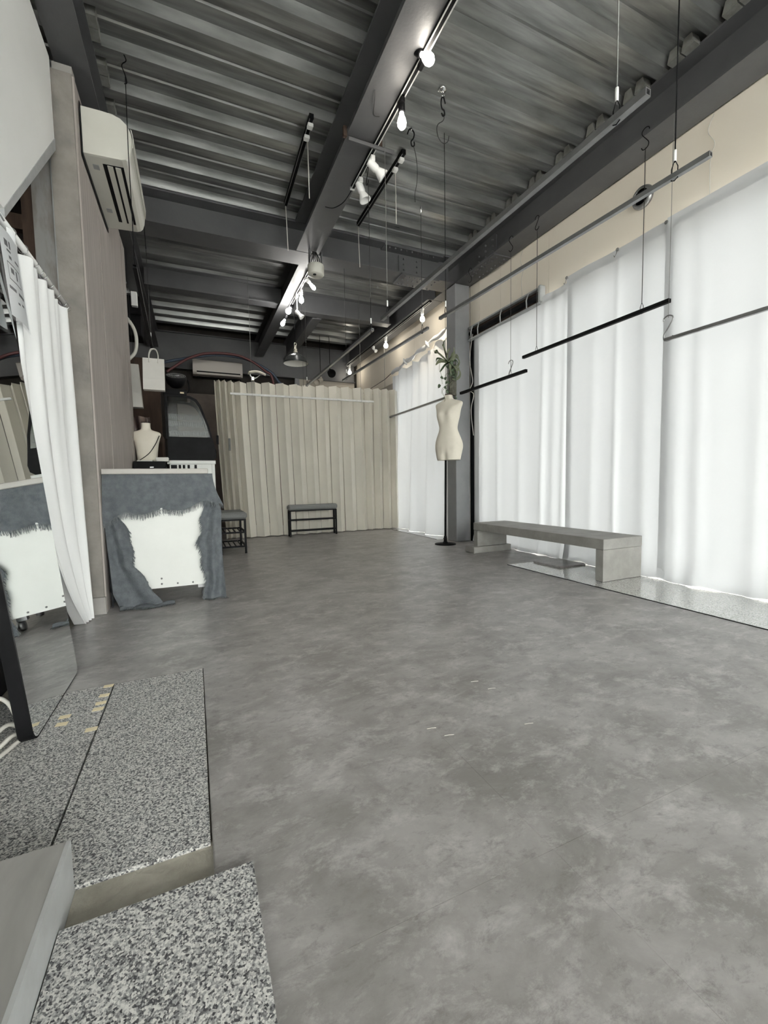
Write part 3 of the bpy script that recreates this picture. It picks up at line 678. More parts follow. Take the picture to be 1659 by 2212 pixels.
# ------------------------------------------------------------------ track and lamps on the middle beam
def track(name, x, y0, y1, z, label, mm=M_black):
    t = thing(name, (x, (y0+y1)/2, z-.02), label, 'light track')
    MB().box(x-.017, x+.017, y0, y1, z-.018, z).build('channel', mm, t)
    for s in (-1, 1): MB().box(x+s*.0135-.0035, x+s*.0135+.0035, y0, y1, z-.0205, z-.018).build('conductor_lip', M_whiterail, t)
    MB().box(x-.018, x+.018, y1, y1+.02, z-.02, z).build('end_cap', M_white, t)
    return t
track('light_track', 1.264, -1.0, 3.34, ZB-.001, 'long black light track under the middle beam')
track('light_track', 1.276, 4.80, 5.95, ZB+.009, 'short black light track under the far beam')
track('light_track', 2.93, 4.98, 8.25, ZB-.001, 'black light track along the edge beam over the far curtain')
def bulb_lamp(x, y, z, drop, label, mm, d=(0,0,-1), r=.030, sock=M_blackp, group='bare bulbs on the light tracks', group_x=None):
    """x,y,z: bulb centre; drop: height of the track underside; adapter, neck, socket and bulb pointing along d"""
    D0 = Vector(d).normalized(); zt = drop; cs = Vector((x, y, z))-D0*.118; tx = group_x
    bx_, by_, bz_ = x, y, z
    t = thing('bulb_lamp', (x, y, z-.05), label, 'lamp', group)
    ax = tx if tx is not None else cs.x
    MB().cbox(ax-.014, ax+.014, cs.y-.035, cs.y+.025, min(zt-.03, max(cs.z, zt-.055)), zt, .004).build('adapter', sock, t)
    if cs.z < zt-.04: MB().tube([(ax, cs.y, zt-.03), tuple(cs)], .008, 8).build('neck', sock, t)
    q = Vector((0,0,-1)).rotation_difference(D0).to_matrix()
    def P(prof): return [(r_, -h) for r_, h in prof]
    c = tuple(cs)
    MB().lathe(P([(0, -.005), (.019, -.003), (.021, .004), (.021, .055), (.017, .06), (0, .06)]), c, 14, M=q).build('socket', sock, t)
    MB().lathe(P([(.012, .06), (.014, .075), (r*.8, .095), (r, .118), (r*.92, .136), (r*.6, .150), (0, .156)]), c, 16, M=q).build('bulb', mm, t)
    return t
def spot_head(x, y, z, d, label, mm, group, drop=.05, s=1., par=None):
    t = thing('spotlight', (x, y, z-drop-.1), label, 'spotlight', group)
    MB().cbox(x-.016, x+.016, y-.035, y+.035, z-.04, z, .004).build('adapter', mm, t)
    MB().tube([(x, y, z-.035), (x, y, z-drop)], .007, 8).build('arm', mm, t)
    D = Vector(d).normalized(); q = Vector((0,0,-1)).rotation_difference(D).to_matrix(); c = Vector((x, y, z-drop))-D*.03*s
    P = lambda pr: [(r_*s, -h*s) for r_, h in pr]
    MB().lathe(P([(0,0),(.026,.004),(.028,.012),(.028,.07),(.024,.078),(.024,.085),(.045,.135),(.046,.142),(.040,.14),(.02,.10),(0,.098)]), c, 18, M=q).build('lamp_housing', mm, t)
    return t
bulb_lamp(1.270, 2.157, 3.045, 3.083, 'lit bare bulb nearest the viewpoint, top of the middle track', M_bulb, d=(.25,-.35,-.45), group_x=1.264)
bulb_lamp(1.270, 2.483, 2.955, 3.083, 'lit bare bulb, second on the middle track, dark socket', M_bulb, r=.028, group_x=1.264)
bulb_lamp(1.357, 4.95, 3.005, 3.093, 'lit bulb turned right, just below the white drum', M_bulbw, d=(.6,-.1,-.7), r=.022, sock=M_white, group_x=1.276)
bulb_lamp(1.303, 5.30, 2.987, 3.093, 'lit bulb hanging straight down, second beyond the cross girder', M_bulbw, r=.030, sock=M_white)
bulb_lamp(1.238, 5.75, 3.009, 3.093, 'large lit bulb below the far beam, third beyond the cross girder', M_bulbw, d=(-.5,-.1,-.75), r=.036, group_x=1.276)
bulb_lamp(1.183, 5.86, 2.883, 3.093, 'small lit bulb, farthest and lowest of the four beyond the girder', M_bulbw, d=(-.4,.1,-.8), r=.026, group_x=1.276)
bulb_lamp(2.93, 5.20, 2.945, 3.085, 'lit bulb nearest the grey column on the right track', M_bulbr, sock=M_white, r=.033)
bulb_lamp(2.93, 6.40, 2.945, 3.085, 'lit bulb in the middle of the right track', M_bulbr, sock=M_white, r=.036)
bulb_lamp(2.93, 8.15, 2.935, 3.085, 'lit bulb at the far end of the right track', M_bulbr, sock=M_white, r=.036)
GW = 'white spotlight heads'
spot_head(1.275, 2.98, 3.083, (.75, -.05, -.55), 'white unlit spotlight on the middle track, upper one pointing right', M_white, GW, .045)
spot_head(1.275, 3.22, 3.083, (.30, -.1, -.8), 'white unlit spotlight at the end of the middle track, lower one', M_white, GW, .05)
spot_head(1.276, 5.42, 3.093, (.5, -.2, -.6), 'white spotlight dangling on a long cord below the far beam', M_white, GW, .21, .8)
spot_head(2.93, 6.92, 3.085, (.3, -.6, -.6), 'small white spotlight beside the middle bulb of the right track', M_white, GW, .04, .7)
GB = 'spotlights on the back wall'
bs = spot_head(2.36, 7.62, 2.82, (-.1, -.9, -.3), 'round black spotlight high before the pale back wall', M_black, GB, .06, 1.6)
tag(MB().tube([(2.36, 7.62, 2.81), (2.36, 7.62, 3.46)], .006, 6).build('hanging_wire', M_black), 'black rod holding the round black spotlight', 'rod')
b2 = spot_head(2.22, 7.75, 2.70, (-.6, -.6, -.4), 'beige spotlight hanging left of the round black one', M_backwall, GB, .06, 1.4)
tag(MB().tube([(2.22, 7.75, 2.69), (2.22, 7.75, 3.46)], .006, 6).build('hanging_wire', M_black), 'thin rod holding the beige spotlight', 'rod')
for (x, y, z, e) in ((1.30, 2.17, 2.88, 0),): pass
# spot beam on the cream wall above the far curtain
sl_ = bpy.data.lights.new('track_spot', 'SPOT'); sl_.energy = 10; sl_.color = (1., .88, .68); sl_.spot_size = math.radians(78); sl_.spot_blend = .18; sl_.shadow_soft_size = .02
so = bpy.data.objects.new('track_spot', sl_); COL.objects.link(so); so.location = (2.80, 4.98, 2.97)
so.rotation_euler = Vector((.42, .12, -.85)).to_track_quat('-Z', 'Y').to_euler()
# warm lamp behind the partition in the alcove
al = bpy.data.lights.new('alcove_lamp', 'POINT'); al.energy = 2.2; al.color = (1., .72, .55); al.shadow_soft_size = .06
ao = bpy.data.objects.new('alcove_lamp', al); COL.objects.link(ao); ao.location = (-.85, 6.6, 1.8)

# perforated bracket across the beam
br = thing('strut_bracket', (1.2, 2.88, 3.08), 'perforated steel bracket clamped across the middle beam', 'bracket')
MB().box(1.06, 1.40, 2.86, 2.90, ZB-.022, ZB-.019).build('strip', M_beam, br)
MB().box(1.06, 1.40, 2.86, 2.863, ZB-.045, ZB-.019).build('lip', M_beam, br)
m = MB()
for k in range(6): m.lathe([(0,0),(.007,0),(.007,.002),(0,.002)], (1.09+.055*k, 2.88, ZB-.0245), 8)
m.build('holes', M_black, br)
for x in (1.04, 1.30): MB().box(x-.012, x+.012, 2.868, 2.892, ZB-.019, ZB+.045).build('clamp_bolt', M_brown, br)
# white drum (speaker) below the girder
dr = thing('ceiling_speaker', (1.236, 4.38, 2.86), 'white drum shaped speaker hanging under the girder on brackets', 'speaker')
MB().lathe([(0,2.862),(.074,2.862),(.082,2.872),(.084,2.955),(.080,2.962),(0,2.964)], (1.236,4.38,0), 28).build('drum', M_ac, dr)
MB().lathe([(0,2.858),(.017,2.858),(.017,2.863),(0,2.863)], (1.215,4.355,0), 12).build('cable_hole', M_black, dr)
for dx in (-.062, .062): MB().box(1.236+dx-.006, 1.236+dx+.006, 4.365, 4.395, 2.96, ZB-.001).build('bracket_arm', M_beam, dr)
for k in range(4): MB().tube(spline([(1.236+.02*k-.03, 4.38, 2.96), (1.22+.02*k, 4.37+.01*k, 3.04), (1.225+.012*k-.02, 4.39, ZB-.001)], 4), .005, 6).build('cable', M_black, dr)
# cables on the beam
tag(MB().tube(spline([(1.264,3.36,3.09),(1.24,3.50,3.07),(1.19,3.62,3.08),(1.13,3.66,3.098)], 6), .004, 6).build('beam_cable', M_black), 'black cable curving across the underside of the middle beam', 'cable')
tag(MB().tube(spline([(1.10,2.50,3.10),(1.12,2.55,3.09),(1.16,2.66,3.10),(1.20,2.66,3.10)], 6), .0025, 5).build('beam_cable', M_wire), 'thin wire stapled under the near part of the middle beam', 'cable')
m = thing('cable_pair', (1.25, 4.77, 3.09), 'pair of black cables passing under the girder beside the drum', 'cable')
for k in range(2): MB().tube(spline([(1.21+.03*k,4.40,3.09),(1.22+.03*k,4.58,3.095),(1.27+.02*k,4.74,3.085),(1.276,4.79,3.10)], 6), .006, 6).build('cable', M_black, m)
# pendant lamp
pd = thing('pendant_lamp', (1.28, 5.6, 2.29), 'dark enamel pendant lamp with white inside, over the folding partition', 'pendant lamp')
MB().lathe([(.157,2.300),(.160,2.304),(.157,2.318),(.135,2.345),(.132,2.350),(.125,2.372),(.085,2.405),(.040,2.422),(.036,2.435)], (1.28,5.6,0), 32).build('shade', M_shade, pd)
MB().lathe([(.1545,2.301),(.150,2.316),(.130,2.343),(.120,2.368),(.08,2.40),(.03,2.418),(0,2.42)], (1.28,5.6,0), 32).build('shade_lining', M_shadein, pd)
MB().lathe([(.026,2.43),(.028,2.45),(.020,2.47),(.024,2.475),(.024,2.485),(.014,2.49),(.014,2.52),(.006,2.525)], (1.28,5.6,0), 16).build('lamp_holder', M_brass, pd)
MB().tube([(1.28+.014*math.cos(t), 5.6, 2.545+.02*math.sin(t)) for t in [2*PI*i/12 for i in range(12)]], .0035, 6, closed=True).build('hanging_loop', M_brass, pd)
MB().tube([(1.28,5.6,2.56),(1.278,5.6,2.85),(1.272,5.6,3.113)], .0035, 6).build('cord', M_black, pd)
# thin wires with hooks beyond the girder
tag(MB().tube([(1.30,5.31,1.95),(1.305,5.31,3.10)], .002, 5).build('hanging_wire', M_wire), 'black wire below the far beam, beside the lit bulbs', 'wire')

# ------------------------------------------------------------------ curtains at the windows
def curtain(name, y0, y1, z0, z1, x0, folds, label, seed, nu=110, nv=60, sag=None, hem=.02, group=None):
    rnd = random.Random(seed); ph = [rnd.uniform(0, 6.28) for _ in range(6)]
    def fn(u, v):
        y = y0+(y1-y0)*u; z = z1+(z0-z1)*v
        if sag: z = z-sag(u)*(1-v)**2
        x = x0+.004*math.sin(y*9+ph[0]+v)+.002*math.sin(y*23+ph[1])*(.5+v)
        for (fy, wd, am) in folds:
            t = (y-fy-.03*v*math.sin(ph[2]+fy*5))/wd
            x -= am*math.exp(-t*t)*(.25+.75*min(1, v*1.4))
        if v > .93:
            e = (v-.93)/.07; x -= .035*e*(.55+.45*math.sin(y*13+ph[3])); z += .012*e*math.sin(y*17+ph[4])*e
        return (x, y, max(z, .002))
    o = tag(MB().grid(nu, nv, fn).build(name, M_curt), label, 'curtain', group)
    return o
GC = 'white cotton curtains at the windows'
curtain('window_curtain', 4.33, 2.87, .004, 2.455, 3.150, [(4.15,.06,.03),(3.9,.04,.02),(3.55,.05,.016),(3.20,.035,.03),(3.06,.05,.022),(2.95,.03,.02)], 'white curtain panel between the column and the first joint', 1, group=GC)
curtain('window_curtain', 2.925, 1.98, .004, 2.515, 3.136, [(2.62,.05,.01),(2.42,.03,.018),(2.2,.05,.012)], 'white curtain panel in the middle, behind the bench', 2, group=GC)
curtain('window_curtain', 2.045, -4.1, .004, 2.525, 3.118, [(1.93,.05,.025),(1.80,.04,.02),(1.45,.03,.01),(1.2,.06,.018),(.8,.05,.02),(.2,.05,.03),(-.5,.06,.03),(-1.4,.06,.03)], 'white curtain panel at the right edge, hem lying on the granite', 3, nu=190, group=GC)
# hem bands with eye hooks
def band(y0, y1, z, h, x, label):
    return tag(MB().grid(30, 2, lambda u, v: (x+.002*math.sin(u*20), y0+(y1-y0)*u, z-h*v+.004*math.sin(u*9))).build('curtain_heading', M_curt), label, 'curtain heading', 'top bands of the window curtains')
band(2.93, 2.0, 2.55, .075, 3.128, 'pale band along the top of the middle curtain')
band(2.03, -4.1, 2.56, .08, 3.112, 'pale band along the top of the right edge curtain')
band(3.25, 2.90, 2.50, .07, 3.138, 'short pale band right of the roller box')
for y, l in ((2.914, 'left'), (2.416, 'middle'), (2.037, 'right')):
    t = thing('eye_hook', (3.10, y, 2.50), 'small eye hook, %s one on the curtain top' % l, 'hook', 'eye hooks on the curtain top')
    MB().tube([(3.11, y+.010*math.cos(a), 2.535+.010*math.sin(a)) for a in [2*PI*i/10 for i in range(10)]], .004, 6, closed=True).build('eye', M_steel, t)
    if l != 'right': MB().tube(spline([(3.108, y, 2.528), (3.10, y+.002, 2.50), (3.098, y+.014, 2.482), (3.10, y+.022, 2.497)], 4), .0022, 6).build('hook', M_steel, t)
    MB().tube([(3.11, y, 2.535), (3.186, y, 2.535)], .003, 6).build('shank', M_steel, t)
# far curtain tied to a rope
def fc(u, v):
    y = 6.56-1.88*u; zt = 2.505+.155*(u**1.0)+.02*math.sin(u*PI*3); z = zt+(.003-zt)*v
    x = 3.10+(.022+.03*v)*math.sin(u*24+.5*v)+.018*math.sin(u*53+1)*(1-.5*v)-.05*v*math.sin(u*3)
    z -= .05*(1-v)**6*(.5-.5*math.cos(u*2*PI*5))
    y += .14*max(0, (v-.15))*(1-u)*.6
    return (x, y, max(z, .002))
tag(MB().grid(120, 50, fc).build('window_curtain', M_curt), 'gathered white curtain tied to a rope beyond the column', 'curtain', GC)
rope = thing('curtain_swag', (3.07, 5.9, 2.5), 'twisted white cloth tied along the rope over the far curtain', 'swag')
MB().tube([(3.03,8.2,2.43),(3.06,6.75,2.50),(3.05,6.5,2.53),(3.05,4.7,2.72)], .005, 6).build('rope', M_black, rope)
pts = [(3.05, 6.45-1.70*k/30, 2.525+.175*k/30+.012*math.sin(k*.9)) for k in range(31)]
MB().tube(pts, [.012+.020*abs(math.sin(k*.42+.3))+.004*math.sin(k*2.1) for k in range(31)], 10).build('swag_cloth', M_curt, rope)
for k in (9, 21): MB().tube([(pts[k][0]-.02, pts[k][1]+.04, pts[k][2]+.05), (pts[k][0]-.02, pts[k][1], pts[k][2]), (pts[k][0]-.015, pts[k][1]-.05, pts[k][2]-.06)], [.006, .024, .010], 8).build('knot', M_curt, rope)

# roller box over the first curtain
rbx = thing('roller_box', (3.14, 3.85, 2.45), 'dark open blind roller box above the curtain beside the column', 'blind box')
MB().box(3.12, 3.184, 3.25, 4.42, 2.585, 2.60).build('top_plate', M_greytrim, rbx)
MB().box(3.165, 3.184, 3.25, 4.42, 2.46, 2.585).build('back_plate', M_brown, rbx)
MB().tube([(3.15, 3.27, 2.525), (3.15, 4.41, 2.525)], .028, 14).build('roller', M_black, rbx)
MB().box(3.11, 3.16, 3.25, 4.42, 2.440, 2.455).build('bottom_lip', M_greytrim, rbx)
for y in (3.40, 3.80, 4.20, 4.33): MB().tube([(3.118, y, 2.59), (3.112, y+.02, 2.53), (3.112, y+.015, 2.455)], .007, 6).build('hanger_strap', M_greytrim, rbx)
MB().cbox(3.105, 3.175, 3.225, 3.262, 2.455, 2.61, .008).build('end_cap', M_greytrim, rbx)
tag(MB().tube(spline([(3.13,4.34,2.5),(3.10,4.36,2.2),(3.12,4.33,1.95),(3.09,4.35,1.84),(3.12,4.31,1.78),(3.11,4.35,1.6),(3.13,4.33,1.3)], 6), .004, 6).build('pull_cord', M_cable), 'white pull cord dangling beside the column', 'cord')
# exhaust vent
vn = thing('wall_vent', (3.17, 2.26, 2.77), 'round dark exhaust vent in the cream wall', 'vent')
RX = Matrix.Rotation(-PI/2, 3, 'Y')
MB().lathe([(.055,0),(.080,0),(.082,.012),(.074,.03),(.058,.034),(.055,.03)], (3.186,2.263,2.85), 28, M=RX).build('rim', M_steel, vn)
MB().lathe([(0,.004),(.056,.004),(.056,.010),(0,.010)], (3.186,2.263,2.85), 24, M=RX).build('fan_face', M_black, vn)
for k in range(5): MB().box(3.158, 3.170, 2.215, 2.311, 2.812+.018*k, 2.818+.018*k).build('slat', M_blackp, vn)
# cords on the cream wall
for y, z0, l in ((1.79, 2.35, 'right'), (3.55, 2.6, 'left')):
    tag(MB().tube(spline([(3.18,y,3.09),(3.175,y+.03,3.0),(3.18,y-.01,2.9),(3.175,y+.012,2.8),(3.178,y,z0)], 6), .0022, 5).build('dangling_cord', M_cable), 'thin pale cord hanging down the cream wall, %s one' % l, 'cord', 'cords on the cream wall')

# ------------------------------------------------------------------ concrete bench
bn = thing('concrete_bench', (2.9, 2.93, 0), 'long low concrete bench in front of the window curtains', 'bench')
MB().cbox(2.680, 3.095, 2.146, 3.715, .235, .312, .003).build('seat_slab', M_conc_l, bn)
MB().cbox(2.682, 3.095, 2.148, 2.215, .0, .234, .003).build('leg', M_conc_l, bn)
MB().cbox(2.682, 3.065, 3.648, 3.712, .066, .234, .003).build('leg', M_conc_l, bn)
tag(MB().cbox(2.622, 3.105, 3.625, 3.78, .0, .065, .003).build('concrete_block', M_conc_l), 'flat concrete block under the far leg of the bench', 'block')

# ------------------------------------------------------------------ dress form
df = thing('dress_form', (2.722, 4.335, 0), 'cream female dress form on a black stand beside the column', 'mannequin')
def torso(m, cx, cy, sects, ang, n=40, cap=True):
    """sects: z, half width, half depth, offx, offy, breast"""
    c, s = math.cos(ang), math.sin(ang); vs = []
    for (z, a, b, ox, oy, br_) in sects:
        for j in range(n):
            th = 2*PI*j/n; ct, st = math.cos(th), math.sin(th)
            e = .88
            x = a*abs(ct)**e*(1 if ct >= 0 else -1)+ox; y = b*abs(st)**e*(1 if st >= 0 else -1)+oy
            if br_:
                for sx in (-1, 1):
                    d = (x-sx*.068)/.052
                    if st < 0: y -= br_*math.exp(-d*d)*min(1, -st*1.6)
            vs.append((cx+x*c-y*s, cy+x*s+y*c, z))
    K = len(sects); fs = [(k*n+j, k*n+(j+1) % n, (k+1)*n+(j+1) % n, (k+1)*n+j) for k in range(K-1) for j in range(n)]
    fs += [tuple(reversed(range(n))), tuple((K-1)*n+j for j in range(n))]
    m.add(vs, fs, True)
ang = math.radians(-60)
tz = [(1.000,.135,.098,0,0,0),(1.004,.140,.102,0,0,0),(1.05,.150,.108,0,0,0),(1.10,.160,.114,0,.004,0),(1.15,.168,.118,0,.008,0),(1.20,.165,.114,0,.006,0),(1.25,.150,.104,0,0,0),
      (1.30,.130,.094,0,-.002,0),(1.345,.113,.085,0,-.004,0),(1.375,.109,.083,0,-.004,0),(1.41,.113,.086,0,-.004,.004),(1.45,.122,.090,0,-.002,.018),(1.49,.132,.094,0,0,.036),
      (1.52,.138,.095,0,.002,.046),(1.55,.143,.093,0,.004,.038),(1.58,.150,.088,0,.006,.022),(1.61,.160,.080,0,.010,.008),(1.635,.170,.070,0,.014,0),(1.655,.172,.060,0,.018,0),(1.672,.160,.052,0,.020,0),
      (1.686,.125,.046,0,.020,0),(1.698,.085,.043,0,.018,0),(1.712,.057,.043,0,.014,0),(1.735,.046,.042,0,.010,0),(1.758,.044,.042,0,.008,0)]
# refine by interpolation
def refine(ts, k=3):
    out = []
    for i in range(len(ts)-1):
        a = ts[max(i-1, 0)]; b = ts[i]; c = ts[i+1]; d = ts[min(i+2, len(ts)-1)]
        for j in range(k):
            t = j/k; out.append(tuple(0.5*((2*q)+(r-p)*t+(2*p-5*q+4*r-s_)*t*t+(-p+3*q-3*r+s_)*t**3) for p, q, r, s_ in zip(a, b, c, d)))
    out.append(ts[-1]); return out
m = MB(); torso(m, 2.775, 4.33, refine(tz), ang, 48)
# groin crease: push the front centre in near the bottom
c_, s_ = math.cos(ang), math.sin(ang)
for i, (x, y, z) in enumerate(m.v):
    lx = (x-2.775)*c_+(y-4.33)*s_; ly = -(x-2.775)*s_+(y-4.33)*c_
    if ly < 0:
        e = math.exp(-(lx/.020)**2)*max(0, 1-abs(z-1.03)/.11)*.040+math.exp(-((abs(lx)-.045-(z-1.06)*.45)/.018)**2)*max(0, 1-abs(z-1.11)/.05)*.012
        ly += e; m.v[i] = (2.775+lx*c_-ly*s_, 4.33+lx*s_+ly*c_, z)
m.build('torso', M_mann, df)
MB().lathe([(0,1.755),(.046,1.755),(.047,1.762),(.044,1.766),(0,1.766)], (2.782,4.334,0), 24).build('neck_cap', M_brown, df)
MB().lathe([(0,.0),(.125,.0),(.127,.004),(.122,.010),(.03,.013),(.028,.03),(0,.03)], (2.722,4.335,0), 36).build('base_plate', M_black, df)
MB().tube([(2.722,4.335,.01),(2.735,4.335,1.02)], .0125, 12).build('pole', M_black, df)
MB().tube([(2.722,4.335,.02),(2.723,4.335,.10)], [.022,.018], 12).build('pole_collar', M_black, df)
MB().tube([(2.708,4.327,.07),(2.687,4.315,.075)], .007, 8).build('clamp_knob', M_black, df)

# ------------------------------------------------------------------ plant on the column
pn = thing('staghorn_plant', (2.88, 4.40, 1.78), 'hanging plant with pale antler fronds and vine leaves on a cork plank by the column', 'plant')
MB().grid(1, 1, lambda u, v: (0,0,0))
def cork():
    m = MB(); n = 12; K = 16; vs = []; rnd = random.Random(3)
    for k in range(K+1):
        z = 1.775+.36*k/K
        for j in range(n):
            th = 2*PI*j/n; vs.append((2.885+(.050+.006*rnd.random())*math.cos(th), 4.405+(.022+.006*rnd.random())*math.sin(th), z))
    fs = [(k*n+j, k*n+(j+1) % n, (k+1)*n+(j+1) % n, (k+1)*n+j) for k in range(K) for j in range(n)]+[tuple(range(n)), tuple(K*n+j for j in range(n))]
    return m.add(vs, fs)
cork().build('cork_plank', M_cork, pn)
def leaf_strip(path, wid, mm, name='leaf', curl=.25, th=.0012):
    P = spline(path, 5); n = len(P); vs = []
    for i, p in enumerate(P):
        t = (P[min(i+1, n-1)]-P[max(i-1, 0)]).normalized(); side = t.cross(Vector((.35,-.9,.25))).normalized(); nor = side.cross(t)
        f = i/(n-1); w_ = wid*max(.04, math.sin(PI*min(1, .12+.88*f))**.7 if f < .99 else .04)
        for s in (-1, -.5, 0, .5, 1): vs.append(p+side*w_*s+nor*(s*s*curl*w_))
    fs = [(i*5+k, i*5+k+1, (i+1)*5+k+1, (i+1)*5+k) for i in range(n-1) for k in range(4)]
    nv = len(vs); vs += [v+Vector((.0, -th, 0)) for v in vs]; fs += [tuple(nv+a for a in f) for f in fs]
    return MB().add(vs, fs, True).build(name, mm, pn)
B0 = Vector((2.80, 4.365, 2.14))
fr = [((-.06,-.02,.10),(-.10,-.03,.24),(-.08,-.05,.30)), ((-.10,-.03,.05),(-.20,-.05,.10),(-.28,-.06,.12)), ((-.12,-.04,.0),(-.20,-.06,-.02),(-.26,-.08,-.08)),
      ((-.10,-.06,-.06),(-.16,-.07,-.13),(-.20,-.09,-.17)), ((-.07,-.05,.10),(-.13,-.07,.20),(-.16,-.1,.19)), ((.03,-.04,.08),(.06,-.05,.14),(.04,-.08,.20)),
      ((.05,-.05,.02),(.10,-.06,.02),(.12,-.09,-.06)), ((.06,-.05,-.06),(.10,-.07,-.14),(.07,-.09,-.22)), ((-.02,-.07,-.04),(-.04,-.10,-.12),(-.02,-.11,-.20)),
      ((-.14,-.03,.03),(-.22,-.05,.02),(-.24,-.06,-.03)), ((-.05,-.05,.04),(-.07,-.09,.12),(-.03,-.11,.17)), ((.04,-.06,.05),(.085,-.08,.09),(.11,-.10,.03))]
for k, f in enumerate(fr):
    leaf_strip([B0]+[B0+Vector(p)*.82 for p in f], .012+.005*(k % 3), M_leaf2 if k % 3 else M_leaf, 'frond')
def ring_frond(c, r, w_, a0, a1, name='shield_frond'):
    P = [(c[0]+r*math.cos(a), c[1]-.02*math.sin((a-a0)), c[2]+r*math.sin(a)) for a in [a0+(a1-a0)*i/9 for i in range(10)]]
    leaf_strip(P, w_, M_leaf2, name)
ring_frond((2.865,4.35,2.15), .060, .016, -1.6, 3.4); ring_frond((2.86,4.345,2.02), .075, .017, -1.9, 1.6); ring_frond((2.85,4.345,2.13), .035, .012, -.4, 3.4); ring_frond((2.875,4.34,2.09), .045, .012, -2.6, .9)
# vines and heart leaves
vines = [[(2.80,4.36,2.02),(2.74,4.34,1.98),(2.77,4.34,1.88),(2.70,4.34,1.80),(2.735,4.34,1.72),(2.73,4.34,1.68)], [(2.85,4.36,2.06),(2.80,4.34,1.95),(2.76,4.34,1.87),(2.70,4.34,1.83),(2.69,4.34,1.77)],
         [(2.80,4.36,2.14),(2.70,4.34,2.16),(2.66,4.34,2.06),(2.69,4.34,1.98),(2.70,4.34,1.88)], [(2.85,4.36,1.92),(2.80,4.34,1.87),(2.82,4.34,1.80),(2.76,4.34,1.815)]]
for v in vines: MB().tube(spline(v, 5), .0022, 5).build('vine', M_leaf2, pn)
def heart(c, s, a, mm=M_leaf):
    pts = [(0,-1),(.42,-.45),(.55,.1),(.45,.5),(.2,.62),(0,.45),(-.2,.62),(-.45,.5),(-.55,.1),(-.42,-.45)]
    ca, sa = math.cos(a), math.sin(a); vs = [(c[0], c[1]-.012, c[2])]
    vs += [(c[0]+s*(x*ca-z*sa), c[1]+.006*abs(x), c[2]+s*(x*sa+z*ca)) for x, z in pts]
    vs += [(x, y+.0015, z) for x, y, z in vs]; n = len(pts)
    fs = [(0, 1+i, 1+(i+1) % n) for i in range(n)]+[(n+1, n+2+i, n+2+(i+1) % n) for i in range(n)]
    MB().add(vs, fs, True).build('leaf', mm, pn)
for c, s, a in (((2.640,4.36,2.25),.038,-1.0), ((2.69,4.33,1.955),.030,.9), ((2.735,4.33,1.945),.028,2.2), ((2.78,4.33,1.905),.026,.5), ((2.75,4.33,1.90),.024,-.5), ((2.655,4.33,1.855),.034,-.5),
                ((2.735,4.33,1.845),.028,.8), ((2.765,4.33,1.80),.034,.3), ((2.885,4.34,1.735),.022,1.2), ((2.80,4.335,2.0),.03,2.6), ((2.86,4.335,2.02),.03,-.7), ((2.88,4.335,1.95),.026,.4), ((2.85,4.335,2.10),.03,1.9), ((2.83,4.33,2.14),.035,.2), ((2.80,4.33,2.10),.034,2.9), ((2.87,4.33,2.06),.034,1.2), ((2.84,4.33,2.05),.036,-1.4), ((2.77,4.33,2.08),.030,-2.1), ((2.86,4.33,1.98),.034,.9), ((2.89,4.33,2.0),.03,-.3), ((2.82,4.33,2.0),.03,1.9)):
    heart(c, s, a)

# ------------------------------------------------------------------ folding partition
fp = thing('folding_partition', (1.65, 6.25, 0), 'beige accordion folding partition across the back of the room', 'partition')
lights = [462.5, 470, 476, 481, 485.6, 493, 501.5, 511, 522]
def part():
    # fold crest positions along x
    xs = [.315, .345, .375, .41, .445, .485, .53, .58, .64]
    x = .64
    while x < 2.35: x += .098; xs.append(x)
    while x < 3.05: x += .085 if len(xs) % 2 else .060; xs.append(x)
    n = len(xs)
    for i in range(n-1):
        d0 = .115 if xs[i] < .6 else .094; d1 = .115 if xs[i+1] < .6 else .094
        ya = 6.20+(d0 if i % 2 else 0); yb = 6.20+(d1 if (i+1) % 2 else 0)
        ht = 2.155+.06*(xs[i]-.3)/2.7
        def sh(x_): return .075*(1-(x_-.3)/2.75)
        a = Vector((xs[i], ya, 0)); b = Vector((xs[i+1], yb, 0)); dv = (b-a)*.045
        if i % 2: a = a+dv
        else: b = b-dv
        nn = (b-a).cross(Vector((0,0,1))).normalized()*.0025
        vs = []; K = 6
        for k in range(K+1):
            v = k/K; z = .012+(ht-.012+(.006 if i % 2 else -.006))*v
            for p in (a, b):
                for s in (-1, 1):
                    q = p+nn*s; vs.append((q.x+sh(q.x)*(1-v)**1.3-.0, q.y+.012*math.sin(v*3+i*.7), z))
        fs = []
        for k in range(K):
            o = k*4; fs += [(o, o+2, o+6, o+4), (o+1, o+5, o+7, o+3), (o, o+4, o+5, o+1), (o+2, o+3, o+7, o+6)]
        fs += [(0,1,3,2), (K*4, K*4+2, K*4+3, K*4+1)]
        MB().add(vs, fs).build('fold_panel', M_part, fp)
part()
MB().box(.31, .34, 6.19, 6.215, 1.30, 1.42).build('latch', M_black, fp)
MB().box(.46, .485, 6.14, 6.205, 1.22, 1.38).build('grey_tape', M_seat, fp)

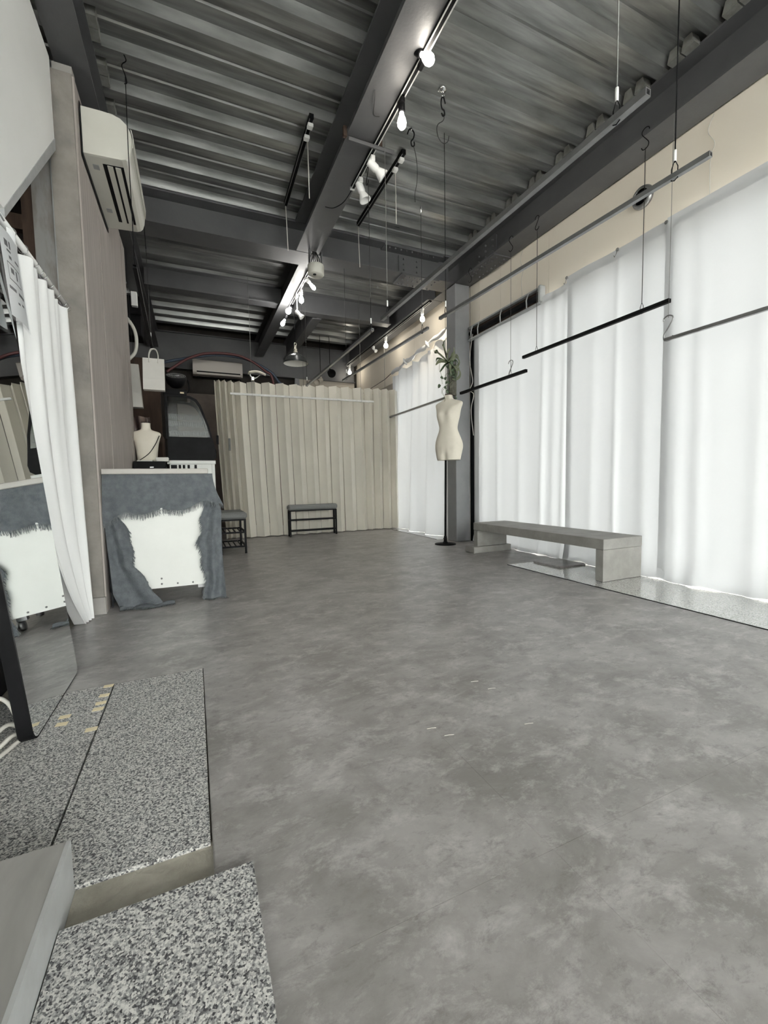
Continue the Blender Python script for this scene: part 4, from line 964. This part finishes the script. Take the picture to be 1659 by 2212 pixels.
# ------------------------------------------------------------------ shoe benches
def shoe_bench(x0, x1, y0, y1, h, label, slats_along_x):
    t = thing('shoe_bench', ((x0+x1)/2, (y0+y1)/2, 0), label, 'bench', 'padded shoe rack benches')
    MB().cbox(x0-.012, x1+.012, y0-.012, y1+.012, h-.075, h, .020).build('cushion', M_seat, t)
    MB().box(x0, x1, y0, y1, h-.092, h-.075).build('seat_frame', M_black, t)
    for x in (x0, x1-.022):
        for y in (y0, y1-.022): MB().box(x, x+.022, y, y+.022, 0, h-.09).build('leg', M_black, t)
    for z in (.07, .225):
        f = MB()
        f.box(x0+.02, x1-.02, y0+.002, y0+.018, z, z+.018); f.box(x0+.02, x1-.02, y1-.018, y1-.002, z, z+.018)
        f.box(x0+.002, x0+.018, y0+.02, y1-.02, z, z+.018); f.box(x1-.018, x1-.002, y0+.02, y1-.02, z, z+.018)
        sh = f.build('shelf_frame', M_black, t)
        k = 5
        for i in range(1, k):
            if slats_along_x:
                y = y0+(y1-y0)*i/k; MB().box(x0+.018, x1-.018, y-.005, y+.005, z+.004, z+.014).build('slat', M_black, sh)
            else:
                x = x0+(x1-x0)*i/k; MB().box(x-.005, x+.005, y0+.018, y1-.018, z+.004, z+.014).build('slat', M_black, sh)
    return t
shoe_bench(1.225, 1.925, 6.035+.02, 6.175, .452, 'grey padded shoe bench with black legs in front of the partition', True)
shoe_bench(.238, .510, 4.87, 5.42, .455, 'grey padded shoe bench half hidden behind the draped counter', False)

# ------------------------------------------------------------------ draped counter
ct = thing('counter', (-.22, 3.3, 0), 'low counter on castors with a white front board under a grey throw', 'counter')
MB().cbox(-.502, .092, 3.025, 3.55, .828, .862, .004).build('worktop', M_slab, ct)
MB().box(-.50, .065, 3.075, 3.52, .10, .826).build('carcass', M_blackp, ct)
fb = MB().box(-.475, .075, 3.060, 3.074, .098, .822).build('front_board', M_panelw, ct)
m = MB()
for (x, z) in ((-.30,.115),(-.212,.125),(-.212,.16),(-.12,.12),(-.03,.117)): m.lathe([(0,0),(.006,0),(.006,.004),(0,.005)], (x,3.060,z), 8, M=Matrix.Rotation(PI/2, 3, 'X'))
m.build('screws', M_steel, fb)['kind'] = 'stuff'
for x in (-.42, .02):
    for y in (3.13, 3.45):
        MB().lathe([(0,0),(.03,.004),(.034,.02),(.03,.036),(0,.04)], (x,y,.035), 14, M=Matrix.Rotation(PI/2, 3, 'Y')).build('castor', M_steel, ct)
        MB().box(x-.02, x+.03, y-.02, y+.02, .066, .10).build('castor_bracket', M_steel, ct)
th = thing('throw', (-.22, 3.04, 0), 'grey fringed linen throw draped over the front of the counter', 'throw')
def hem_flap(x):
    return .592+.05*max(0, min(1, (x+.15)/.22))-.055*max(0, min(1, (-.38-x)/.10))+.012*math.sin(x*26)
def flap(u, v):
    x = -.500+.618*u+(.055*v*v*u**3)-.006*v*(1-u); zt = .829
    z = zt+(hem_flap(x)-zt)*v
    y = 3.040-.012*v-.014*math.sin(u*17+1.2+v*2)*v-.018*math.sin(u*7+v)*v-.004*math.sin(u*41+v*3)
    return (x, y, z)
m = MB(); m.grid(70, 24, flap)
m.grid(70, 24, lambda u, v: tuple(a+b for a, b in zip(flap(u, v), (0, .003, -.0)))); m.build('upper_flap', M_throw, th)
def lerp_tab(tab, z):
    for (z1, a1), (z0, a0) in zip(tab[:-1], tab[1:]):
        if z0 <= z <= z1: return a0+(a1-a0)*(z-z0)/(z1-z0)
    return tab[-1][1]
LI = [(.83,-.45),(.60,-.44),(.54,-.415),(.47,-.375),(.38,-.370),(.26,-.36),(.17,-.30),(.08,-.255),(.0,-.20)]
LO = [(.83,-.498),(.55,-.50),(.48,-.50),(.30,-.485),(.1,-.475),(.0,-.44)]
RI = [(.83,.05),(.60,.050),(.54,.040),(.45,.035),(.38,.010),(.33,.025),(.25,.035),(.1,.052),(.0,.03)]
RO = [(.83,.098),(.65,.145),(.58,.165),(.50,.160),(.3,.158),(.1,.166),(.0,.170)]
def swath(I, O, off, k):
    def f(u, v):
        z = .82*(1-v)+.004*v; a = lerp_tab(O, z); b = lerp_tab(I, z); x = a+(b-a)*u+.006*math.sin(z*40+k)*(u)
        y = 3.052-off*v-.016*math.sin(u*9+k+z*6)*min(1, v*2)-.03*v*v
        return (x, y, z)
    return f
for I, O, nm, k in ((LI, LO, 'left_fall', 0), (RI, RO, 'right_fall', 2)):
    f = swath(I, O, .012, k); m = MB(); m.grid(16, 50, f); m.grid(16, 50, lambda u, v: tuple(a+b for a, b in zip(f(u, v), (0,.003,0)))); m.build(nm, M_throw, th)
# side fall at left of the counter and the puddle on the floor
m = MB(); m.grid(20, 30, lambda u, v: (-.494-.006*math.sin(u*8+v*4)*v, 3.06+.30*u, .82*(1-v)+.004)); m.build('side_fall', M_throw, th)
def pud(u, v): return (-.44+.30*u, 2.965+.06*v+.015*math.sin(u*8), .006+.020*abs(math.sin(u*7+v*3))*(1-abs(2*v-1)))
MB().grid(30, 8, pud).build('floor_fold', M_throw, th)
# fringe
m = MB(); rnd = random.Random(5)
def strand(p, d, L, w_=.0022):
    p = Vector(p); q = p+Vector(d)*L+Vector((rnd.uniform(-.006,.006), rnd.uniform(-.006,.001), 0))
    m.tube([p, (p+q)/2+Vector((rnd.uniform(-.004,.004), -.003, 0)), q], [w_, w_*.8, w_*.5], 4)
for i in range(150):
    u = i/149; strand(flap(u, 1), (rnd.uniform(-.15,.15), 0, -1), rnd.uniform(.025,.042))
fl, fr_ = swath(LI, LO, .012, 0), swath(RI, RO, .012, 2)
for i in range(110):
    v = .33+.67*i/109
    strand(fl(1, v), (.35, -.2, -.8), rnd.uniform(.015,.03)); strand(fr_(1, v), (-.45, -.2, -.8), rnd.uniform(.015,.03))
for i in range(70):
    u = i/69; p = fr_(u, 1); strand((p[0], p[1], .006), (rnd.uniform(-.4,.4), -.9, 0), rnd.uniform(.015,.03))
    p = pud(u, 0); strand((p[0], p[1], .008), (rnd.uniform(-.3,.3), -.9, 0), rnd.uniform(.015,.035))
m.build('fringe', M_fringe, th)['kind'] = 'stuff'

# ------------------------------------------------------------------ alcove behind the counter
cb = thing('white_cabinet', (.02, 5.0, 0), 'white cabinet with black stickers behind the counter', 'cabinet')
MB().cbox(-.225, .222, 4.74, 5.25, .970, 1.006, .003).build('top', M_panelw, cb)
MB().box(-.205, .184, 4.765, 5.23, 0, .970).build('carcass', M_panelw, cb)
MB().box(.185, .212, 4.755, 5.24, 0, .970).build('side_panel', M_panelw, cb)
for x, w_ in ((-.195,.055),(-.125,.022),(-.088,.022),(-.045,.022),(.02,.022)): MB().box(x, x+w_, 4.760, 4.7645, .915-(.02 if w_ > .03 else 0)+random.uniform(-.01,.01), .962).build('sticker', M_black, cb)
dw = thing('cash_drawer', (-.36, 4.6, 0), 'black cash drawer on a white shelf unit left of the cabinet', 'drawer')
MB().box(-.495, -.240, 4.55, 4.95, 0, .865).build('shelf_unit', M_panelw, dw)
MB().cbox(-.495, -.232, 4.53, 4.93, .875, .985, .004).build('drawer_box', M_blackp, dw)
MB().box(-.36, -.33, 4.526, 4.531, .925, .935).build('lock', M_steel, dw)
tag(MB().cbox(-.31, -.205, 4.56, 4.70, .9855, 1.025, .003).build('card_box', M_paper), 'small pale card box on the black drawer', 'box')
tag(MB().cbox(-.47, -.34, 4.58, 4.75, .9855, .998, .002).build('notebook', M_paper), 'flat pale notebook on the black drawer', 'notebook')
# small torso
ts = [(.99,.085,.06,0,0,0),(1.05,.09,.065,0,0,0),(1.12,.098,.07,0,0,.004),(1.18,.108,.072,0,0,.012),(1.23,.122,.066,0,0,.004),(1.265,.130,.056,0,0,0),(1.285,.11,.048,0,0,0),(1.298,.07,.042,0,0,0),(1.312,.045,.040,0,0,0),(1.345,.040,.038,0,0,0),(1.372,.042,.04,0,0,0)]
bt = thing('bust_form', (-.375, 5.0, .99), 'white bust dress form in the alcove, black cord across it', 'mannequin')
m = MB(); torso(m, -.40, 4.82, refine([(z, a, b, x, y, q) for z, a, b, x, y, q in ts]), -.1, 32); m.build('torso', M_mann, bt)
MB().lathe([(0,1.37),(.040,1.37),(.041,1.378),(0,1.38)], (-.40,4.82,0), 18).build('neck_cap', M_black, bt)
MB().tube(spline([(-.47,4.745,1.0),(-.38,4.735,1.07),(-.32,4.74,1.16),(-.29,4.76,1.23),(-.285,4.80,1.255)], 6), .0035, 6).build('cord', M_black, bt)
# display case
dc = thing('display_case', (.0, 5.0, 1.006), 'black display case with curved glass standing on the white cabinet', 'display case')
yA, yB_ = 4.80, 5.20
MB().prism([(-.215,1.008),(.195,1.008),(.232,1.04),(.236,1.10),(.205,1.225),(-.215,1.225)], 'y', yA, yB_).build('base', M_blackp, dc)
outer = [(-.225,1.225),(.205,1.225),(.175,1.36),(.135,1.48),(.105,1.57),(.07,1.625),(.01,1.655),(-.06,1.665),(-.225,1.665)]
inner = [(-.200,1.245),(.182,1.245),(.155,1.36),(.115,1.475),(.085,1.555),(.055,1.603),(.0,1.632),(-.06,1.640),(-.200,1.640)]
for y in (yA, yB_-.015):
    n = len(outer); vs = [(x, y, z) for x, z in outer]+[(x, y, z) for x, z in inner]+[(x, y+.015, z) for x, z in outer]+[(x, y+.015, z) for x, z in inner]
    fs = []
    for i in range(n):
        j = (i+1) % n; fs += [(i, j, n+j, n+i), (2*n+i, 3*n+i, 3*n+j, 2*n+j), (i, 2*n+i, 2*n+j, j), (n+i, n+j, 3*n+j, 3*n+i)]
    MB().add(vs, fs).build('side_frame', M_blackp, dc)
MB().prism(inner, 'y', yA+.005, yA+.009).build('side_glass', M_caseg, dc)
MB().prism([(.205,1.225),(.175,1.36),(.135,1.48),(.105,1.57),(.07,1.625),(.01,1.655),(.01,1.649),(.066,1.62),(.10,1.567),(.13,1.478),(.169,1.36),(.2,1.225)], 'y', yA+.016, yB_-.016).build('curved_glass', M_caseg, dc)
MB().box(-.235, -.02, yA-.005, yB_, 1.665, 1.715).build('top_cover', M_blackp, dc)
MB().box(-.225, -.20, yB_-.012, yB_, 1.225, 1.665).build('back_panel', M_blackp, dc)
MB().box(-.08, -.045, yA-.008, yA-.004, 1.675, 1.690).build('label', M_tape, dc)
for z, x1 in ((1.30,.16),(1.40,.12),(1.47,.09)):
    m = MB()
    for k in range(16): m.tube([(-.195+(x1+.19)*k/15, yA+.025, z), (-.195+(x1+.19)*k/15, yB_-.03, z)], .002, 4)
    for k in range(5): m.tube([(-.195, yA+.025+k*.085, z), (x1, yA+.025+k*.085, z)], .003, 4)
    m.build('wire_shelf', M_shelfwire, dc)
# fan on top
fn_ = thing('desk_fan', (-.11, 5.0, 1.72), 'black fan with grey grille lying on the display case', 'fan')
qf = Matrix.Rotation(math.radians(28), 3, 'X')
MB().lathe([(0,-.09),(.05,-.085),(.085,-.05),(.100,0),(.098,.03),(.090,.034)], (-.115,5.0,1.86), 28, M=qf).build('housing', M_blackp, fn_)
m = MB()
for r in (.015,.03,.045,.06,.075,.09): m.tube([tuple(Vector((-.115,5.0,1.86))+qf @ Vector((r*math.cos(a), r*math.sin(a), .040-.1*r*r*10*.5))) for a in [2*PI*i/24 for i in range(24)]], .002, 4, closed=True)
for k in range(16):
    a = 2*PI*k/16; m.tube([tuple(Vector((-.115,5.0,1.86))+qf @ Vector((r*math.cos(a+r*4), r*math.sin(a+r*4), .040-r*r*.5))) for r in (.012,.05,.092)], .0018, 4)
m.build('grille', M_steel, fn_)
MB().lathe([(0,.03),(.03,.036),(.03,.044),(0,.046)], (-.115,5.0,1.86), 14, M=qf).build('hub', M_steel, fn_)
MB().tube(spline([(-.225,5.0,1.86),(-.235,5.0,1.76),(-.20,5.0,1.725),(-.03,5.0,1.725),(.005,5.0,1.76),(-.005,5.0,1.86)], 5), .008, 8).build('stand', M_blackp, fn_)
# paper bags
def bag(cx, y, z0, w_, h, d, rot, label, handles):
    t = thing('paper_bag', (cx, y, z0), label, 'bag', 'white paper bags in the alcove')
    c, s = math.cos(rot), math.sin(rot)
    def P(x, yy, z): return (cx+x*c-(z-h*.0)*s*.0+(z*s), y+yy, z0+z*c-x*s*0)
    vs = []
    for (z, dd) in ((0, d), (h*.32, d*.92), (h*.33, d*.92+.001), (h, d*.35)):
        for sx, sy in ((-1,-1),(1,-1),(1,1),(-1,1)): vs.append(P(sx*w_/2, sy*dd/2, z))
    fs = [(0,1,2,3)]+[(k*4+i, k*4+(i+1) % 4, k*4+4+(i+1) % 4, k*4+4+i) for k in range(3) for i in range(4)]
    MB().add(vs, fs).build('bag_body', M_paper, t)
    if handles:
        for yy in (-.015, .015):
            MB().tube(spline([P(-w_*.20, yy-.005, h*.86), P(-w_*.21, yy, h*1.10), P(-w_*.12, yy, h*1.27), P(0.03*w_, yy*.6, h*1.31), P(w_*.15, yy, h*1.26), P(w_*.22, yy, h*1.10), P(w_*.20, yy-.005, h*.86)], 5), .0045, 6).build('handle', M_paper, t)
    return t
bag(-.283, 4.432, 1.617, .172, .282, .08, .02, 'white paper bag with twisted handles hanging on the black rod end', True)
bag(-.487, 5.0, 1.545, .118, .43, .10, -.05, 'narrow white paper bag partly behind the bag with twisted handles', False)
tag(MB().tube([(-.487, 5.0, 1.96), (-.50, 4.99, 2.4), (-.505, 4.99, 3.11)], .002, 5).build('hanging_wire', M_wire), 'thin wire holding the narrow paper bag', 'wire')
tag(MB().tube(spline([(-.545,5.0,2.44),(-.50,5.0,2.38),(-.465,5.0,2.30),(-.455,5.0,2.20),(-.475,5.0,2.09),(-.54,5.0,2.01)], 7), .016, 10).build('conduit_hose', M_ac), 'cream bent hose beside the pillar edge', 'hose')
sh = MB(); rnd = random.Random(9)
sh.grid(14, 18, lambda u, v: (-.60+.26*u*(1-.3*v), 5.55+.05*math.sin(u*9+v*7)+.04*rnd.random(), 1.54*v))
tag(sh.build('plastic_sheet', M_plastic), 'crumpled brown plastic film behind the bust form', 'plastic film')
bx = thing('storage_boxes', (-.45, 5.7, 0), 'stack of dark boxes behind the bust form', 'boxes')
MB().cbox(-.75, -.25, 5.65, 6.1, 0, .62, .01).build('lower_box', M_brown, bx); MB().cbox(-.72, -.3, 5.68, 6.05, .621, 1.35, .01).build('upper_box', M_brown, bx)
tag(MB().cbox(-1.25, -.35, 6.55, 6.62, 0, 2.45, .005).build('brown_board', M_brown), 'tall brown board standing in the dark alcove', 'board')
tag(MB().cbox(-.585, -.52, 6.05, 6.12, 2.93, 3.095, .004).build('junction_box', M_white), 'small white box under the beam in the alcove', 'box')
tag(MB().cbox(-.75, -.50, 6.2, 6.5, 2.62, 2.88, .01).build('wall_speaker', M_blackp), 'black speaker box high in the alcove', 'speaker')
tag(MB().box(-.749, -.501, 6.2, 6.5, 2.881, 3.10).build('speaker_bracket', M_black), 'dark bracket holding the alcove speaker to the beam', 'bracket')
tag(MB().tube(spline([(-.45,7.7,2.66),(-.33,7.7,2.71),(.074,7.7,2.823),(.46,7.7,2.90),(.9,7.7,2.88),(1.28,7.7,2.72),(1.43,7.7,2.56),(1.55,7.7,2.30),(1.6,7.7,1.0),(1.6,7.7,.022)], 6), .022, 8).build('water_hose', M_blue), 'blue hose arching over the back wall', 'hose', 'hoses on the back wall')
tag(MB().tube(spline([(-.30,7.64,2.55),(-.2,7.64,2.63),(.04,7.64,2.798),(.356,7.64,2.904),(.827,7.64,2.899),(1.2,7.64,2.70),(1.35,7.64,2.45),(1.42,7.64,1.0),(1.42,7.64,.02)], 6), .020, 8).build('water_hose', M_red), 'red hose arching over the back wall', 'hose', 'hoses on the back wall')
tag(MB().cbox(-.20, 1.2, 8.2, 8.40, 0, 2.35, .01).build('dark_cupboard', M_dimboard), 'dim brown cupboard at the back behind the partition', 'cupboard')
# saddle hung on the white rail
sd = thing('bicycle_saddle', (.79, 5.84, 2.1), 'white bicycle saddle hanging over the partition on the rail wire', 'saddle')
def sad(u, v):
    t = v*2*PI; L = u; w_ = .020+.045*max(0, 1-L*2.2)**.8+.006
    return (.715+.215*L, 5.85+w_*math.cos(t), 2.195+.014*math.sin(t)+.035*math.sin(L*PI*.9)-.02*L)
MB().grid(16, 12, sad).build('shell', M_mann, sd)
for s in (-1, 1): MB().tube(spline([(.73,5.85+.025*s,2.185),(.75,5.85+.022*s,2.14),(.80,5.85+.02*s,2.135),(.86,5.85+.012*s,2.18)], 4), .005, 6).build('saddle_rail', M_chrome, sd)
MB().cbox(.745, .785, 5.83, 5.87, 2.10, 2.15, .006).build('clamp', M_chrome, sd)
